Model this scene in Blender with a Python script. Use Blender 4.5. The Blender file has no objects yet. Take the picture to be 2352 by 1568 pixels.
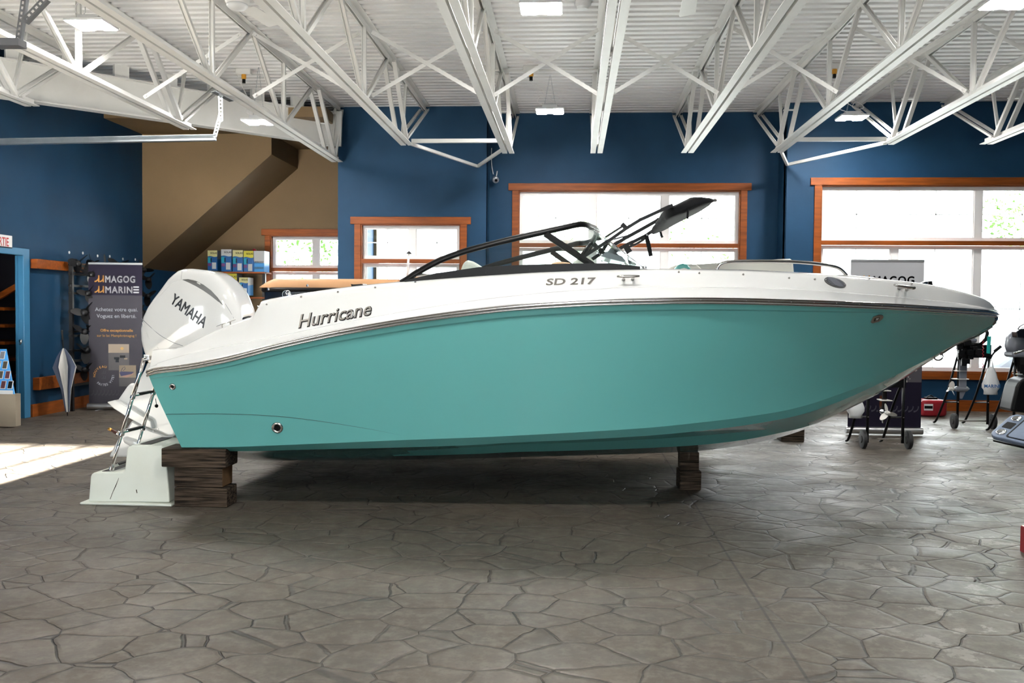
import bpy, bmesh, math, random
import numpy as np
from mathutils import Vector, Matrix
from mathutils.bvhtree import BVHTree
random.seed(7)
PI=math.pi
C=bpy.context.scene.collection
SC=bpy.context.scene

# ------------------------------------------------------------------ camera
F,YAW,PITCH,ROLL,CAMH=2100.0,.0657,.0310,.0085,1.38
sy,cy=math.sin(YAW),math.cos(YAW);sp,cp=math.sin(PITCH),math.cos(PITCH)
fw=Vector((-sy*cp,cy*cp,-sp));rt0=Vector((cy,sy,0));up0=rt0.cross(fw)
RT=rt0*math.cos(ROLL)+up0*math.sin(ROLL);UP=-rt0*math.sin(ROLL)+up0*math.cos(ROLL)
CAM=Vector((0,0,CAMH))
cd=bpy.data.cameras.new('camera');cam=bpy.data.objects.new('camera',cd);C.objects.link(cam)
M=Matrix((RT,UP,-fw)).transposed().to_4x4();M.translation=CAM;cam.matrix_world=M
cd.sensor_width=36;cd.lens=F*36/2352;cd.clip_start=.05;cd.clip_end=200
cd.dof.use_dof=True;cd.dof.focus_distance=6.4;cd.dof.aperture_fstop=5.6
SC.camera=cam
# ------------------------------------------------------------------ view, world, sun
SC.view_settings.view_transform='Standard';SC.view_settings.look='None'
SC.view_settings.gamma=1;SC.view_settings.use_curve_mapping=False
SC.view_settings.exposure=1.05
SC.cycles.max_bounces=7;SC.cycles.diffuse_bounces=4;SC.cycles.glossy_bounces=4;SC.cycles.transparent_max_bounces=12
SC.cycles.sample_clamp_indirect=6;SC.cycles.use_denoising=True
W=bpy.data.worlds.new('sky');SC.world=W;W.use_nodes=True
bg=W.node_tree.nodes['Background'];bg.inputs[0].default_value=(.95,.98,1,1);bg.inputs[1].default_value=6.2
sd=bpy.data.lights.new('sun','SUN');sd.energy=230;sd.angle=.009;sd.color=(1,.95,.88)
so=bpy.data.objects.new('sun',sd);C.objects.link(so)
SUN_EL=math.radians(15.2)
so.rotation_euler=(Vector((0,math.cos(SUN_EL),-math.sin(SUN_EL))).to_track_quat('-Z','Y')).to_euler()
LED=270.0
def portal(name,loc,sx,sz,toward):
    l=bpy.data.lights.new(name,'AREA');l.shape='RECTANGLE';l.size=sx;l.size_y=sz;l.energy=1;l.cycles.is_portal=True
    o=bpy.data.objects.new(name,l);C.objects.link(o);o.location=loc
    o.rotation_euler=Vector(toward).to_track_quat('-Z','Z').to_euler()

# ------------------------------------------------------------------ helpers
def ray(px,py): return RT*((px-1176)/F)+UP*((784-py)/F)+fw
def at(px,py,x=None,y=None,z=None):
    d=ray(px,py)
    if x is not None:t=(x-CAM.x)/d.x
    elif y is not None:t=(y-CAM.y)/d.y
    else:t=(z-CAM.z)/d.z
    return CAM+d*t
def tag(o,label=None,cat=None,group=None,kind=None):
    if label:o['label']=label
    if cat:o['category']=cat
    if group:o['group']=group
    if kind:o['kind']=kind
    return o
def empty(name,loc=(0,0,0),label=None,cat=None,group=None,kind=None):
    o=bpy.data.objects.new(name,None);C.objects.link(o);o.location=loc;o.empty_display_size=.1
    return tag(o,label,cat,group,kind)
class MB:
    def __init__(s):s.v=[];s.f=[];s.m=[]
    def add(s,vs,fs,mi=0):
        n=len(s.v);s.v+=[tuple(v) for v in vs];s.f+=[tuple(i+n for i in f) for f in fs];s.m+=[mi]*len(fs);return s
    def box(s,a,b,mi=0):
        x0,y0,z0=(min(a[i],b[i]) for i in range(3));x1,y1,z1=(max(a[i],b[i]) for i in range(3))
        return s.add([(x0,y0,z0),(x1,y0,z0),(x1,y1,z0),(x0,y1,z0),(x0,y0,z1),(x1,y0,z1),(x1,y1,z1),(x0,y1,z1)],
          [(0,3,2,1),(4,5,6,7),(0,1,5,4),(1,2,6,5),(2,3,7,6),(3,0,4,7)],mi)
    def bar(s,p,q,w,h,side=None,mi=0,w2=None,h2=None):
        p=Vector(p);q=Vector(q);d=(q-p).normalized()
        a=Vector(side) if side is not None else (Vector((0,0,1)).cross(d) if abs(d.z)<.95 else Vector((1,0,0)))
        a=(a-d*a.dot(d)).normalized();b=d.cross(a);vs=[]
        for c,ww,hh in ((p,w,h),(q,w2 or w,h2 or h)):
            for i,j in((-1,-1),(1,-1),(1,1),(-1,1)):vs.append(c+a*(i*ww/2)+b*(j*hh/2))
        return s.add(vs,[(3,2,1,0),(4,5,6,7),(0,1,5,4),(1,2,6,5),(2,3,7,6),(3,0,4,7)],mi)
    def tube(s,pts,r,n=10,mi=0,closed=False,flat=1.0):
        pts=[Vector(p) for p in pts];N=len(pts);rs=r if isinstance(r,(list,tuple)) else [r]*N
        vs=[];u=None
        for i,p in enumerate(pts):
            a=pts[(i-1)%N] if (closed or i>0) else p;b=pts[(i+1)%N] if (closed or i<N-1) else p
            d=(b-a).normalized()
            if u is None:u=d.orthogonal().normalized()
            u=(u-d*u.dot(d)).normalized();w=d.cross(u)
            for k in range(n):
                t=2*PI*k/n;vs.append(p+(u*math.cos(t)+w*math.sin(t)*flat)*rs[i])
        fs=[]
        for i in range(N if closed else N-1):
            j=(i+1)%N
            for k in range(n):fs.append((i*n+k,i*n+(k+1)%n,j*n+(k+1)%n,j*n+k))
        if not closed:fs+= [tuple(range(n))[::-1],tuple((N-1)*n+k for k in range(n))]
        return s.add(vs,fs,mi)
    def lathe(s,prof,org,axis,n=20,mi=0):
        org=Vector(org);d=Vector(axis).normalized();u=d.orthogonal().normalized();w=d.cross(u);vs=[];fs=[]
        for r,h in prof:
            for k in range(n):
                t=2*PI*k/n;vs.append(org+d*h+(u*math.cos(t)+w*math.sin(t))*max(r,1e-4))
        for i in range(len(prof)-1):
            for k in range(n):fs.append((i*n+k,i*n+(k+1)%n,(i+1)*n+(k+1)%n,(i+1)*n+k))
        fs+=[tuple(range(n))[::-1],tuple((len(prof)-1)*n+k for k in range(n))]
        return s.add(vs,fs,mi)
    def loft(s,rows,close=False,cap=False,mi=0):
        m=len(rows[0]);vs=[p for r in rows for p in r];fs=[]
        for i in range(len(rows)-1):
            for k in range(m if close else m-1):
                a=i*m+k;b=i*m+(k+1)%m;fs.append((a,b,b+m,a+m))
        if cap:fs+=[tuple(range(m))[::-1],tuple((len(rows)-1)*m+k for k in range(m))]
        return s.add(vs,fs,mi)
    def prism(s,poly,off,mi=0):
        n=len(poly);off=Vector(off);a=[Vector(p) for p in poly];b=[p+off for p in a]
        return s.add(a+b,[tuple(range(n)),tuple(range(2*n-1,n-1,-1))]+[(i,(i+1)%n,n+(i+1)%n,n+i)[::-1] for i in range(n)],mi)
    def pxp(s,pts,y,th,mi=0):   # an outline lying in the plane at depth y, th thick
        return s.prism([at(a,b,y=y) for a,b in pts],(0,th,0),mi)
    def build(s,name,mats,parent=None,smooth=False,bevel=0,seg=2,label=None,cat=None,group=None,kind=None,rec=True,sub=0,angle=None):
        me=bpy.data.meshes.new(name);me.from_pydata(s.v,[],s.f)
        if not isinstance(mats,(list,tuple)):mats=[mats]
        for m in mats:me.materials.append(m)
        for p,mi in zip(me.polygons,s.m):p.material_index=mi
        if rec:
            bm=bmesh.new();bm.from_mesh(me);bmesh.ops.recalc_face_normals(bm,faces=bm.faces);bm.to_mesh(me);bm.free()
        if smooth:
            for p in me.polygons:p.use_smooth=True
            if angle is not None:
                me.set_sharp_from_angle(angle=math.radians(angle))
        me.update()
        o=bpy.data.objects.new(name,me);C.objects.link(o)
        if parent:
            o.parent=parent;o.matrix_parent_inverse=Matrix.Translation(-parent.location) if parent.type=='EMPTY' and not parent.parent else Matrix.Identity(4)
        if bevel:
            b=o.modifiers.new('bevel','BEVEL');b.width=bevel;b.segments=seg;b.limit_method='ANGLE';b.angle_limit=math.radians(35);b.harden_normals=False
        if sub:
            b=o.modifiers.new('sub','SUBSURF');b.levels=sub;b.render_levels=sub
        return tag(o,label,cat,group,kind)
def hermite(pts):
    xs=[p[0] for p in pts];ys=[p[1] for p in pts];n=len(xs)
    d=[(ys[i+1]-ys[i])/(xs[i+1]-xs[i]) for i in range(n-1)]
    m=[d[0]]+[0 if d[i-1]*d[i]<=0 else 2*d[i-1]*d[i]/(d[i-1]+d[i]) for i in range(1,n-1)]+[d[-1]]
    def f(x):
        if x<=xs[0]:return ys[0]+m[0]*(x-xs[0])*0
        if x>=xs[-1]:return ys[-1]
        i=max(k for k in range(n-1) if xs[k]<=x);h=xs[i+1]-xs[i];t=(x-xs[i])/h
        return (2*t**3-3*t*t+1)*ys[i]+(t**3-2*t*t+t)*h*m[i]+(3*t*t-2*t**3)*ys[i+1]+(t**3-t*t)*h*m[i+1]
    return f
def smoothpath(pts,n=6):
    P=[Vector(p) for p in pts];out=[]
    for i in range(len(P)-1):
        a=P[max(i-1,0)];b=P[i];c=P[i+1];d=P[min(i+2,len(P)-1)]
        for k in range(n):
            t=k/n;out.append(.5*((2*b)+(c-a)*t+(2*a-5*b+4*c-d)*t*t+(3*b-a-3*c+d)*t**3))
    return out+[P[-1]]
def copy_tree(o,parent=None):
    c=o.copy();C.objects.link(c)
    if parent:c.parent=parent
    for ch in o.children:copy_tree(ch,c)
    return c
# ------------------------------------------------------------------ materials
def mat(name,col,rough=.5,metal=0,coat=0,spec=.5,emit=None,estr=0,alpha=None,sheen=0):
    m=bpy.data.materials.new(name);m.use_nodes=True;b=m.node_tree.nodes['Principled BSDF']
    b.inputs['Base Color'].default_value=(*col,1);b.inputs['Roughness'].default_value=rough;b.inputs['Metallic'].default_value=metal
    b.inputs['Coat Weight'].default_value=coat;b.inputs['Coat Roughness'].default_value=.03;b.inputs['Specular IOR Level'].default_value=spec
    if emit:b.inputs['Emission Color'].default_value=(*emit,1);b.inputs['Emission Strength'].default_value=estr
    return m
def nodes(m):return m.node_tree,m.node_tree.nodes,m.node_tree.links,m.node_tree.nodes['Principled BSDF']
def noisy(m,c2,scale=6,detail=4,stretch=(1,1,1),lo=.35,hi=.7,bump=0,bscale=None,coord='Object'):
    t,n,l,b=nodes(m);tc=n.new('ShaderNodeTexCoord');mp=n.new('ShaderNodeMapping');mp.inputs['Scale'].default_value=stretch
    ns=n.new('ShaderNodeTexNoise');ns.inputs['Scale'].default_value=scale;ns.inputs['Detail'].default_value=detail
    cr=n.new('ShaderNodeValToRGB');cr.color_ramp.elements[0].position=lo;cr.color_ramp.elements[1].position=hi
    cr.color_ramp.elements[0].color=b.inputs['Base Color'].default_value[:];cr.color_ramp.elements[1].color=(*c2,1)
    l.new(tc.outputs[coord],mp.inputs['Vector']);l.new(mp.outputs[0],ns.inputs['Vector']);l.new(ns.outputs[0],cr.inputs[0]);l.new(cr.outputs[0],b.inputs['Base Color'])
    if bump:
        bp=n.new('ShaderNodeBump');bp.inputs['Strength'].default_value=bump;bp.inputs['Distance'].default_value=.01
        s2=ns
        if bscale:
            s2=n.new('ShaderNodeTexNoise');s2.inputs['Scale'].default_value=bscale;s2.inputs['Detail'].default_value=3;l.new(mp.outputs[0],s2.inputs['Vector'])
        l.new(s2.outputs[0],bp.inputs['Height']);l.new(bp.outputs[0],b.inputs['Normal'])
    return m
m_steel=noisy(mat('white_paint_steel',(.80,.79,.765),.45),(.74,.73,.70),3)
m_deck=noisy(mat('white_roof_deck',(.84,.83,.82),.5),(.79,.78,.77),2)
m_blue=noisy(mat('blue_wall_paint',(.0060,.034,.078),.6,spec=.2),(.008,.043,.096),1.5,bump=.05,bscale=90)
m_beige=noisy(mat('beige_wall_paint',(.150,.098,.050),.6,spec=.2),(.13,.086,.043),1.2)
m_bluedoor=mat('blue_door_paint',(.035,.16,.30),.4)
m_wood=noisy(mat('stained_pine',(.25,.060,.007),.5,spec=.25),(.14,.032,.004),3,6,(1,1,9),.35,.75,.05)
m_woodh=noisy(mat('stained_pine_level',(.25,.060,.007),.5,spec=.25),(.14,.032,.004),3,6,(.8,9,9),.35,.75,.05)
m_vinyl=mat('white_vinyl',(.85,.82,.81),.4)
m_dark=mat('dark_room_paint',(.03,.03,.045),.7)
m_letter=mat('dark_chrome_lettering',(.02,.022,.028),.35,.3)
m_blackm=mat('matt_black',(.006,.006,.007),.45,spec=.25)
m_black=mat('black_plastic',(.0035,.0035,.004),.36,spec=.2)
m_blackg=mat('black_gloss',(.006,.006,.008),.12,coat=.6)
m_rubber=mat('black_rubber',(.013,.013,.014),.75)
m_chrome=mat('chrome',(.80,.80,.82),.09,1)
m_steelp=mat('stainless_steel',(.62,.60,.58),.16,1)
m_alu=mat('brushed_aluminium',(.6,.6,.6),.35,1)
m_galv=noisy(mat('galvanised_steel',(.50,.53,.55),.38,.9),(.38,.41,.43),5)
m_gelw=mat('white_gelcoat',(.76,.76,.745),.16,coat=.6)
m_teal=mat('teal_gelcoat',(.115,.385,.370),.13,coat=.8)
m_cowl=mat('pearl_white_cowl',(.66,.66,.65),.12,coat=.8)
m_vent=mat('cowl_vent_grey',(.10,.10,.10),.35)
m_stepw=noisy(mat('cream_fibreglass',(.70,.73,.66),.38),(.64,.66,.58),3)
m_tan=noisy(mat('tan_vinyl',(.50,.27,.13),.5),(.45,.24,.115),4)
m_seat=mat('cream_vinyl',(.62,.61,.55),.5);m_seatt=mat('teal_vinyl',(.09,.36,.33),.4)
m_canvas=noisy(mat('black_canvas',(.005,.005,.006),.75,spec=.12),(.010,.010,.011),9,bump=.7,bscale=11)
m_orange=mat('banner_orange',(.62,.29,.06),.6);m_bw=mat('banner_white',(.78,.78,.80),.6);m_bdk=mat('banner_dark_navy',(.010,.008,.018),.7,spec=.1)
m_bgr=mat('banner_grey',(.034,.032,.041),.7,spec=.1);m_bl=mat('banner_light',(.42,.43,.48),.55);m_bk=mat('banner_black',(.02,.02,.03),.6);m_wave=mat('banner_wave',(.018,.017,.024),.6);m_wave2=mat('banner_wave_light',(.035,.034,.05),.6)
m_card=noisy(mat('cardboard',(.30,.25,.19),.8),(.26,.21,.16),3)
m_red=mat('red_painted_steel',(.30,.008,.018),.3,coat=.4)
m_teallabel=mat('teal_tag',(.01,.33,.30),.5)
m_gray=mat('outboard_grey',(.16,.17,.20),.3,coat=.3);m_prop=mat('aluminium_propeller',(.62,.60,.56),.4)
m_bag=mat('white_plastic_bag',(.72,.72,.72),.35)
m_tray=noisy(mat('grey_moulded_plastic',(.13,.17,.24),.45),(.15,.19,.27),20)
m_ground=noisy(mat('outside_ground',(.78,.78,.76),.9),(.66,.68,.6),.6)
m_leaf=mat('green_leaves',(.07,.15,.035),.7,spec=.1);m_bark=mat('tree_bark',(.30,.24,.18),.8);m_siding=mat('pale_siding',(.86,.87,.88),.7)
m_ledp=mat('led_panel',(1,1,1),.5,emit=(1,.985,.95),estr=LED)
m_fix=mat('fixture_white',(.72,.72,.72),.35)
m_sign=mat('sign_white',(.75,.75,.75),.5);m_signr=mat('sign_red',(.45,.02,.02),.5)
m_solw=mat('box_white',(.62,.62,.62),.5);m_soly=mat('box_yellow',(.62,.55,.05),.5);m_solc=mat('box_cream',(.66,.62,.30),.5);m_solb=mat('box_blue',(.004,.08,.26),.4);m_solc2=mat('box_cyan',(.01,.30,.42),.4);m_solp=mat('box_magenta',(.10,.02,.12),.5);m_solk=mat('box_light_blue',(.06,.33,.75),.4)
m_unav=mat('umbrella_navy',(.01,.02,.05),.6);m_uwh=mat('umbrella_white',(.45,.44,.42),.6)
# glass: clear with a fresnel reflection
def glass(name,tint,refl=1.0):
    m=bpy.data.materials.new(name);m.use_nodes=True;n=m.node_tree.nodes;l=m.node_tree.links;n.clear()
    o=n.new('ShaderNodeOutputMaterial');mx=n.new('ShaderNodeMixShader');tr=n.new('ShaderNodeBsdfTransparent');gl=n.new('ShaderNodeBsdfGlossy');fr=n.new('ShaderNodeFresnel')
    tr.inputs[0].default_value=(*tint,1);gl.inputs['Roughness'].default_value=.01;gl.inputs[0].default_value=(refl,refl,refl,1);fr.inputs[0].default_value=1.45
    l.new(fr.outputs[0],mx.inputs[0]);l.new(tr.outputs[0],mx.inputs[1]);l.new(gl.outputs[0],mx.inputs[2]);l.new(mx.outputs[0],o.inputs[0]);return m
m_glass=glass('window_glass',(.95,.97,.97));m_wglass=glass('windscreen_glass',(.72,.80,.78))
# weathered timber
m_timber=noisy(mat('weathered_timber',(.010,.007,.005),.9,spec=.2),(.085,.060,.042),3.0,9,(1.2,10,26),.38,.66,1,3)
m_timbero=noisy(mat('timber_end_fresh',(.16,.08,.03),.8),(.10,.05,.02),6,4)
# stamped concrete
def floor_mat():
    m=mat('stamped_concrete',(.2,.17,.14),.45);t,n,l,b=nodes(m)
    tc=n.new('ShaderNodeTexCoord');P=tc.outputs['Object']
    def N(sc,det=3,rough=.5,v=P):
        x=n.new('ShaderNodeTexNoise');x.inputs['Scale'].default_value=sc;x.inputs['Detail'].default_value=det;x.inputs['Roughness'].default_value=rough;l.new(v,x.inputs['Vector']);return x
    def MA(op,a,bb=None,c=None,cl=False):
        x=n.new('ShaderNodeMath');x.operation=op;x.use_clamp=cl
        for i,v in enumerate((a,bb,c)):
            if v is None:continue
            if hasattr(v,'is_linked') or hasattr(v,'links'):l.new(v,x.inputs[i])
            else:x.inputs[i].default_value=v
        return x.outputs[0]
    def MR(v,a,bb,c=0,d=1):
        x=n.new('ShaderNodeMapRange');x.interpolation_type='SMOOTHSTEP';l.new(v,x.inputs[0])
        for i,k in enumerate((a,bb,c,d)):x.inputs[1+i].default_value=k
        return x.outputs[0]
    def MX(f,a,bb,bt='MIX'):
        x=n.new('ShaderNodeMix');x.data_type='RGBA';x.blend_type=bt
        if hasattr(f,'links'):l.new(f,x.inputs[0])
        else:x.inputs[0].default_value=f
        for i,v in((6,a),(7,bb)):
            if hasattr(v,'links'):l.new(v,x.inputs[i])
            else:x.inputs[i].default_value=(*v,1)
        return x.outputs[2]
    warp=N(1.7,3);w2=n.new('ShaderNodeVectorMath');w2.operation='MULTIPLY_ADD';l.new(warp.outputs[1],w2.inputs[0]);w2.inputs[1].default_value=(.10,.10,0);l.new(P,w2.inputs[2])
    warp2=N(9,2);w3=n.new('ShaderNodeVectorMath');w3.operation='MULTIPLY_ADD';l.new(warp2.outputs[1],w3.inputs[0]);w3.inputs[1].default_value=(.03,.03,0);l.new(w2.outputs[0],w3.inputs[2])
    mp=n.new('ShaderNodeMapping');mp.inputs['Scale'].default_value=(3.5,4.3,0);mp.inputs['Rotation'].default_value=(0,0,.5);l.new(w3.outputs[0],mp.inputs[0])
    vo=n.new('ShaderNodeTexVoronoi');vo.feature='DISTANCE_TO_EDGE';vo.inputs['Scale'].default_value=1;vo.inputs['Randomness'].default_value=.78;l.new(mp.outputs[0],vo.inputs['Vector'])
    vc=n.new('ShaderNodeTexVoronoi');vc.inputs['Scale'].default_value=1;vc.inputs['Randomness'].default_value=.78;l.new(mp.outputs[0],vc.inputs['Vector'])
    d=vo.outputs[0]
    sp_=n.new('ShaderNodeSeparateXYZ');l.new(P,sp_.inputs[0]);X,Y=sp_.outputs[0],sp_.outputs[1]
    j1=MR(MA('ABSOLUTE',MA('SUBTRACT',X,.905)),.003,.010,1,0);j2=MR(MA('ABSOLUTE',MA('SUBTRACT',Y,5.02)),.002,.007,.6,0)
    J=MA('MAXIMUM',j1,j2)
    # groove strength fades and varies
    gv=MR(N(.9,2).outputs[0],.38,.62,.45,1)
    groove=MA('MULTIPLY',MR(d,.004,.019,1,0),gv)
    rim=MA('MULTIPLY',MR(d,.015,.07,1,0),.22)
    G=MA('MAXIMUM',groove,J)
    # colours
    big=N(.55,4);fine=N(14,6,.65);mid=N(3.2,5,.6)
    base=MX(MR(big.outputs[0],.35,.65),(.050,.037,.026),(.086,.066,.047))
    sepc=n.new('ShaderNodeSeparateColor');l.new(vc.outputs['Color'],sepc.inputs[0])
    base=MX(MA('MULTIPLY',sepc.outputs[0],.35),base,(.050,.043,.035))
    base=MX(MR(mid.outputs[0],.42,.72,0,.55),base,(.043,.036,.029))
    base=MX(MR(fine.outputs[0],.42,.66,0,.6),base,(.125,.108,.088));f2=N(38,4,.7);base=MX(MR(f2.outputs[0],.50,.68,0,.5),base,(.034,.028,.022))
    # worn pale patches towards the window side, right
    wr=MR(X,.9,1.9,0,1);wn=MR(N(3.6,8,.75).outputs[0],.555,.585,0,1);wl=MR(N(.9,2).outputs[0],.44,.54,0,1)
    base=MX(MA('MULTIPLY',MA('MULTIPLY',wr,wn),MA('MULTIPLY',wl,.7)),base,(.21,.19,.17))
    col=MX(MA('MULTIPLY',G,.82),base,(.012,.010,.009))
    l.new(col,b.inputs['Base Color'])
    ro=MR(N(2.4,5).outputs[0],.3,.7,.46,.66);l.new(ro,b.inputs['Roughness'])
    h=MA('SUBTRACT',MA('MULTIPLY',fine.outputs[0],.10),MA('MULTIPLY',groove,.9))
    h=MA('SUBTRACT',h,rim);h=MA('ADD',h,MA('MULTIPLY',mid.outputs[0],.45))
    bp=n.new('ShaderNodeBump');bp.inputs['Strength'].default_value=.8;bp.inputs['Distance'].default_value=.014;l.new(h,bp.inputs['Height']);l.new(bp.outputs[0],b.inputs['Normal'])
    b.inputs['Specular IOR Level'].default_value=.45
    return m
m_floor=floor_mat()
def text(s,size,mt,name,parent,place,bold=0,fat=0,shear=0,extr=.0,align='LEFT',spacing=1.0,res=3,label=None,sx=1.0):
    cu=bpy.data.curves.new('t','FONT');cu.body=s;cu.size=size;cu.offset=bold;cu.shear=shear;cu.extrude=extr;cu.align_x=align;cu.space_character=spacing;cu.resolution_u=res
    o=bpy.data.objects.new('t',cu);C.objects.link(o);bpy.context.view_layer.update()
    me=bpy.data.meshes.new_from_object(o.evaluated_get(bpy.context.evaluated_depsgraph_get()));bpy.data.objects.remove(o);bpy.data.curves.remove(cu)
    me.name=name
    if fat:
        b0=bmesh.new();b0.from_mesh(me);src=list(b0.verts);b1=bmesh.new()
        for dx,dy in((0,0),(fat,0),(-fat,0),(0,fat),(0,-fat),(fat*.7,fat*.7),(-fat*.7,-fat*.7),(fat*.7,-fat*.7),(-fat*.7,fat*.7)):
            mm=me.copy();
            for v in mm.vertices:v.co.x+=dx;v.co.y+=dy;v.co.z+=0
            b1.from_mesh(mm);bpy.data.meshes.remove(mm)
        b1.to_mesh(me);b0.free();b1.free()
    for v in me.vertices:v.co=place(v.co.x*sx,v.co.y,v.co.z)
    me.materials.clear();me.materials.append(mt)
    ob=bpy.data.objects.new(name,me);C.objects.link(ob)
    if parent:
        ob.parent=parent;ob.matrix_parent_inverse=Matrix.Translation(-parent.location) if parent.type=='EMPTY' and not parent.parent else Matrix.Identity(4)
    if label:ob['label']=label
    return ob
# ================================================================== ROOM
XL,XR,YR=-6.9,9.0,-4.0;ZC=4.50
S='structure'
MB().box((XL-3,YR-.3,-.12),(XR+.2,15.9,0)).build('floor',m_floor,kind=S)
# roof deck with ribs running left to right
d=MB();prof=[];y=YR-.2
while y<15.9:
    prof+=[(y,ZC),(y+.083,ZC),(y+.096,ZC+.045),(y+.148,ZC+.045)];y+=.161
row=lambda x:[Vector((x,a,b)) for a,b in prof]
d.loft([row(XL-2.2),row(XR+.2)])
d.box((XL-2.2,YR-.2,ZC+.06),(XR+.2,15.9,ZC+.12));d.build('ceiling',m_deck,kind=S,rec=False)
# walls
MB().box((-3.6,13.85,0),(-1.32,14.1,ZC+.04)).build('wall_pier',m_blue,kind=S) if False else None
def wall_holes(mb,x0,x1,y0,y1,z0,z1,holes):
    # wall slab parallel to X with rectangular holes (hx0,hx1,hz0,hz1) sorted by x
    x=x0
    for a,b,c,e in holes:
        if a>x:mb.box((x,y0,z0),(a,y1,z1))
        if c>z0:mb.box((a,y0,z0),(b,y1,c))
        if e<z1:mb.box((a,y0,e),(b,y1,z1))
        x=b
    if x<x1:mb.box((x,y0,z0),(x1,y1,z1))
    return mb
W1=(-5.27,-3.75,1.0,2.70);W2=(-3.24,-1.71,1.0,2.72);W3=(-.86,2.57,.56,3.30);W4=(3.64,8.4,.56,3.30)
m=wall_holes(MB(),-3.6,-1.32,13.85,14.05,0,ZC+.04,[W2]);m.box((-1.5,13.9,0),(-1.32,14.37,ZC+.04));m.box((-3.6,13.9,0),(-3.45,15.7,ZC+.04));m.build('wall_back_left_bay',m_blue,kind=S)
m=wall_holes(MB(),-1.32,3.14,14.37,14.57,0,ZC+.04,[W3]);m.build('wall_back_middle',m_blue,kind=S)
m=wall_holes(MB(),3.14,XR+.2,13.81,14.01,0,ZC+.04,[W4]);m.box((3.14,13.9,0),(3.3,14.57,ZC+.04));m.build('wall_back_right_bay',m_blue,kind=S)
wall_holes(MB(),XL-.2,-3.4,15.7,15.9,0,ZC+.04,[(W1[0],W1[1],W1[2],W1[3])]).build('wall_back_alcove',m_beige,kind=S)
MB().box((XL,15.66,0),(-6.3,15.7,1.99)).box((XL,14.3,0),(-6.88,15.7,1.99)).build('trim_1',m_blue,kind=S)
# left wall with doorway
lw=MB();lw.box((XL-.07,11.09,0),(XL,15.9,ZC+.04));lw.box((XL-.07,YR,0),(XL,9.95,ZC+.04));lw.box((XL-.07,9.95,2.05),(XL,11.09,ZC+.04));lw.build('wall_left',m_blue,kind=S)
MB().box((XR,YR,0),(XR+.2,14.0,ZC+.04)).build('wall_right',m_blue,kind=S)
# rear wall: glazed shop door left, one wide window
RD=(-6.62,-4.44,.05,3.58);RW=(-1.9,2.2,1.0,2.8)
wall_holes(MB(),XL,XR,YR-.2,YR,0,ZC+.04,[RD,RW]).build('wall_rear',m_blue,kind=S)
dr=empty('door_2',(-5.6,YR,0),kind=S);g=MB()
for x in(-6.62,-6.0,-5.42,-4.90,-4.47):g.box((x-.03,YR-.12,.05),(x+.03,YR-.06,3.58))
for z in(.9,3.55):g.box((-6.62,YR-.12,z-.03),(-4.44,YR-.06,z+.03))
g.build('door_frame',m_alu,dr);MB().box((-6.6,YR-.095,.1),(-4.46,YR-.09,3.56)).build('pane',m_glass,dr)
wr=empty('window_5',(0,YR,1),kind=S);g=MB()
for x in(-1.9,-.5,.8,2.2):g.box((x-.05,YR-.14,1.0),(x+.05,YR-.06,2.8))
for z in(1.03,2.77):g.box((-1.9,YR-.14,z-.04),(2.2,YR-.06,z+.04))
g.build('window_frame',m_vinyl,wr)
MB().box((-4.2,-16,-.2),(5.5,-13,6.6)).build('sun_blocker_building',m_siding,label='pale sun-blocking building added out of view behind the camera',cat='building')  # unseen block, added to keep direct sun out of the rear window
# room behind the left doorway
b=MB();b.box((XL-2.2,9.0,0),(XL-2.1,12.2,3));b.box((XL-2.2,12.1,0),(XL-.07,12.2,3));b.box((XL-2.2,9.0,0),(XL-.07,9.1,3));b.box((XL-2.2,9,2.9),(XL-.07,12.2,3))
b.build('wall_stairwell',m_dark,kind=S)
dr=empty('door_1',(XL,10.45,0),kind=S)
MB().box((XL-.08,11.07,0),(XL+.02,11.2,2.14)).box((XL-.08,9.85,2.05),(XL+.02,11.09,2.14)).box((XL-.08,9.85,0),(XL+.02,9.97,2.14)).build('door_frame',m_bluedoor,dr,bevel=.006)
MB().box((XL-.075,11.045,0),(XL-.05,11.07,2.05)).build('door_stop',m_bluedoor,dr)
k=MB();k.lathe([(.0,0),(.022,0),(.022,.02),(.0,.022)],(XL-.02,11.068,.98),(0,-1,0),12);k.tube([(XL-.02,11.05,1.0),(XL-.0,11.04,.97),(XL-.02,11.05,.93)],.010,6);k.build('strike_plate',m_chrome,dr,smooth=True)
st=empty('staircase',(XL-1.2,11.1,0),'dark staircase with wooden treads seen through the left doorway','stairs')
for i in range(6):MB().box((XL-1.1,11.25,.26+.22*i),(XL-.35,12.05,.30+.22*i)).build('tread',m_woodh,st)
MB().bar((XL-.55,11.3,1.48),(XL-.12,11.3,1.72),.05,.07).build('handrail',m_wood,st)
# alcove: stair carriage box and soffit
sc_=MB();P=lambda px,py,yy:at(px,py,y=yy)
a,b_=P(623,355,14.3),P(345,600,14.3)
poly=[(XL,14.3,4.19),(-4.79,14.3,4.19),(-4.79,14.3,3.86),(-6.77,14.3,2.16),(XL,14.3,2.05)]
sc_.prism(poly,(0,1.4,0));sc_.build('wall_stair_carriage',m_beige,kind=S)
so_=MB();so_.prism([(XL,13.1,4.19),(-3.6,13.1+.0,4.19),(-3.6,15.7,4.19),(XL,15.7,4.19)],(0,0,.15));so_.build('ceiling_alcove',m_beige,kind=S)
# baseboards
MB().box((3.14,13.77,0),(XR,13.81,.16)).build('baseboard_right',m_woodh,kind=S)
MB().box((-1.3,14.33,0),(3.14,14.37,.16)).build('baseboard_back',m_woodh,kind=S)
MB().box((XL,11.22,0),(XL+.03,14.3,.16)).build('baseboard_left',m_wood,kind=S)
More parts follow.
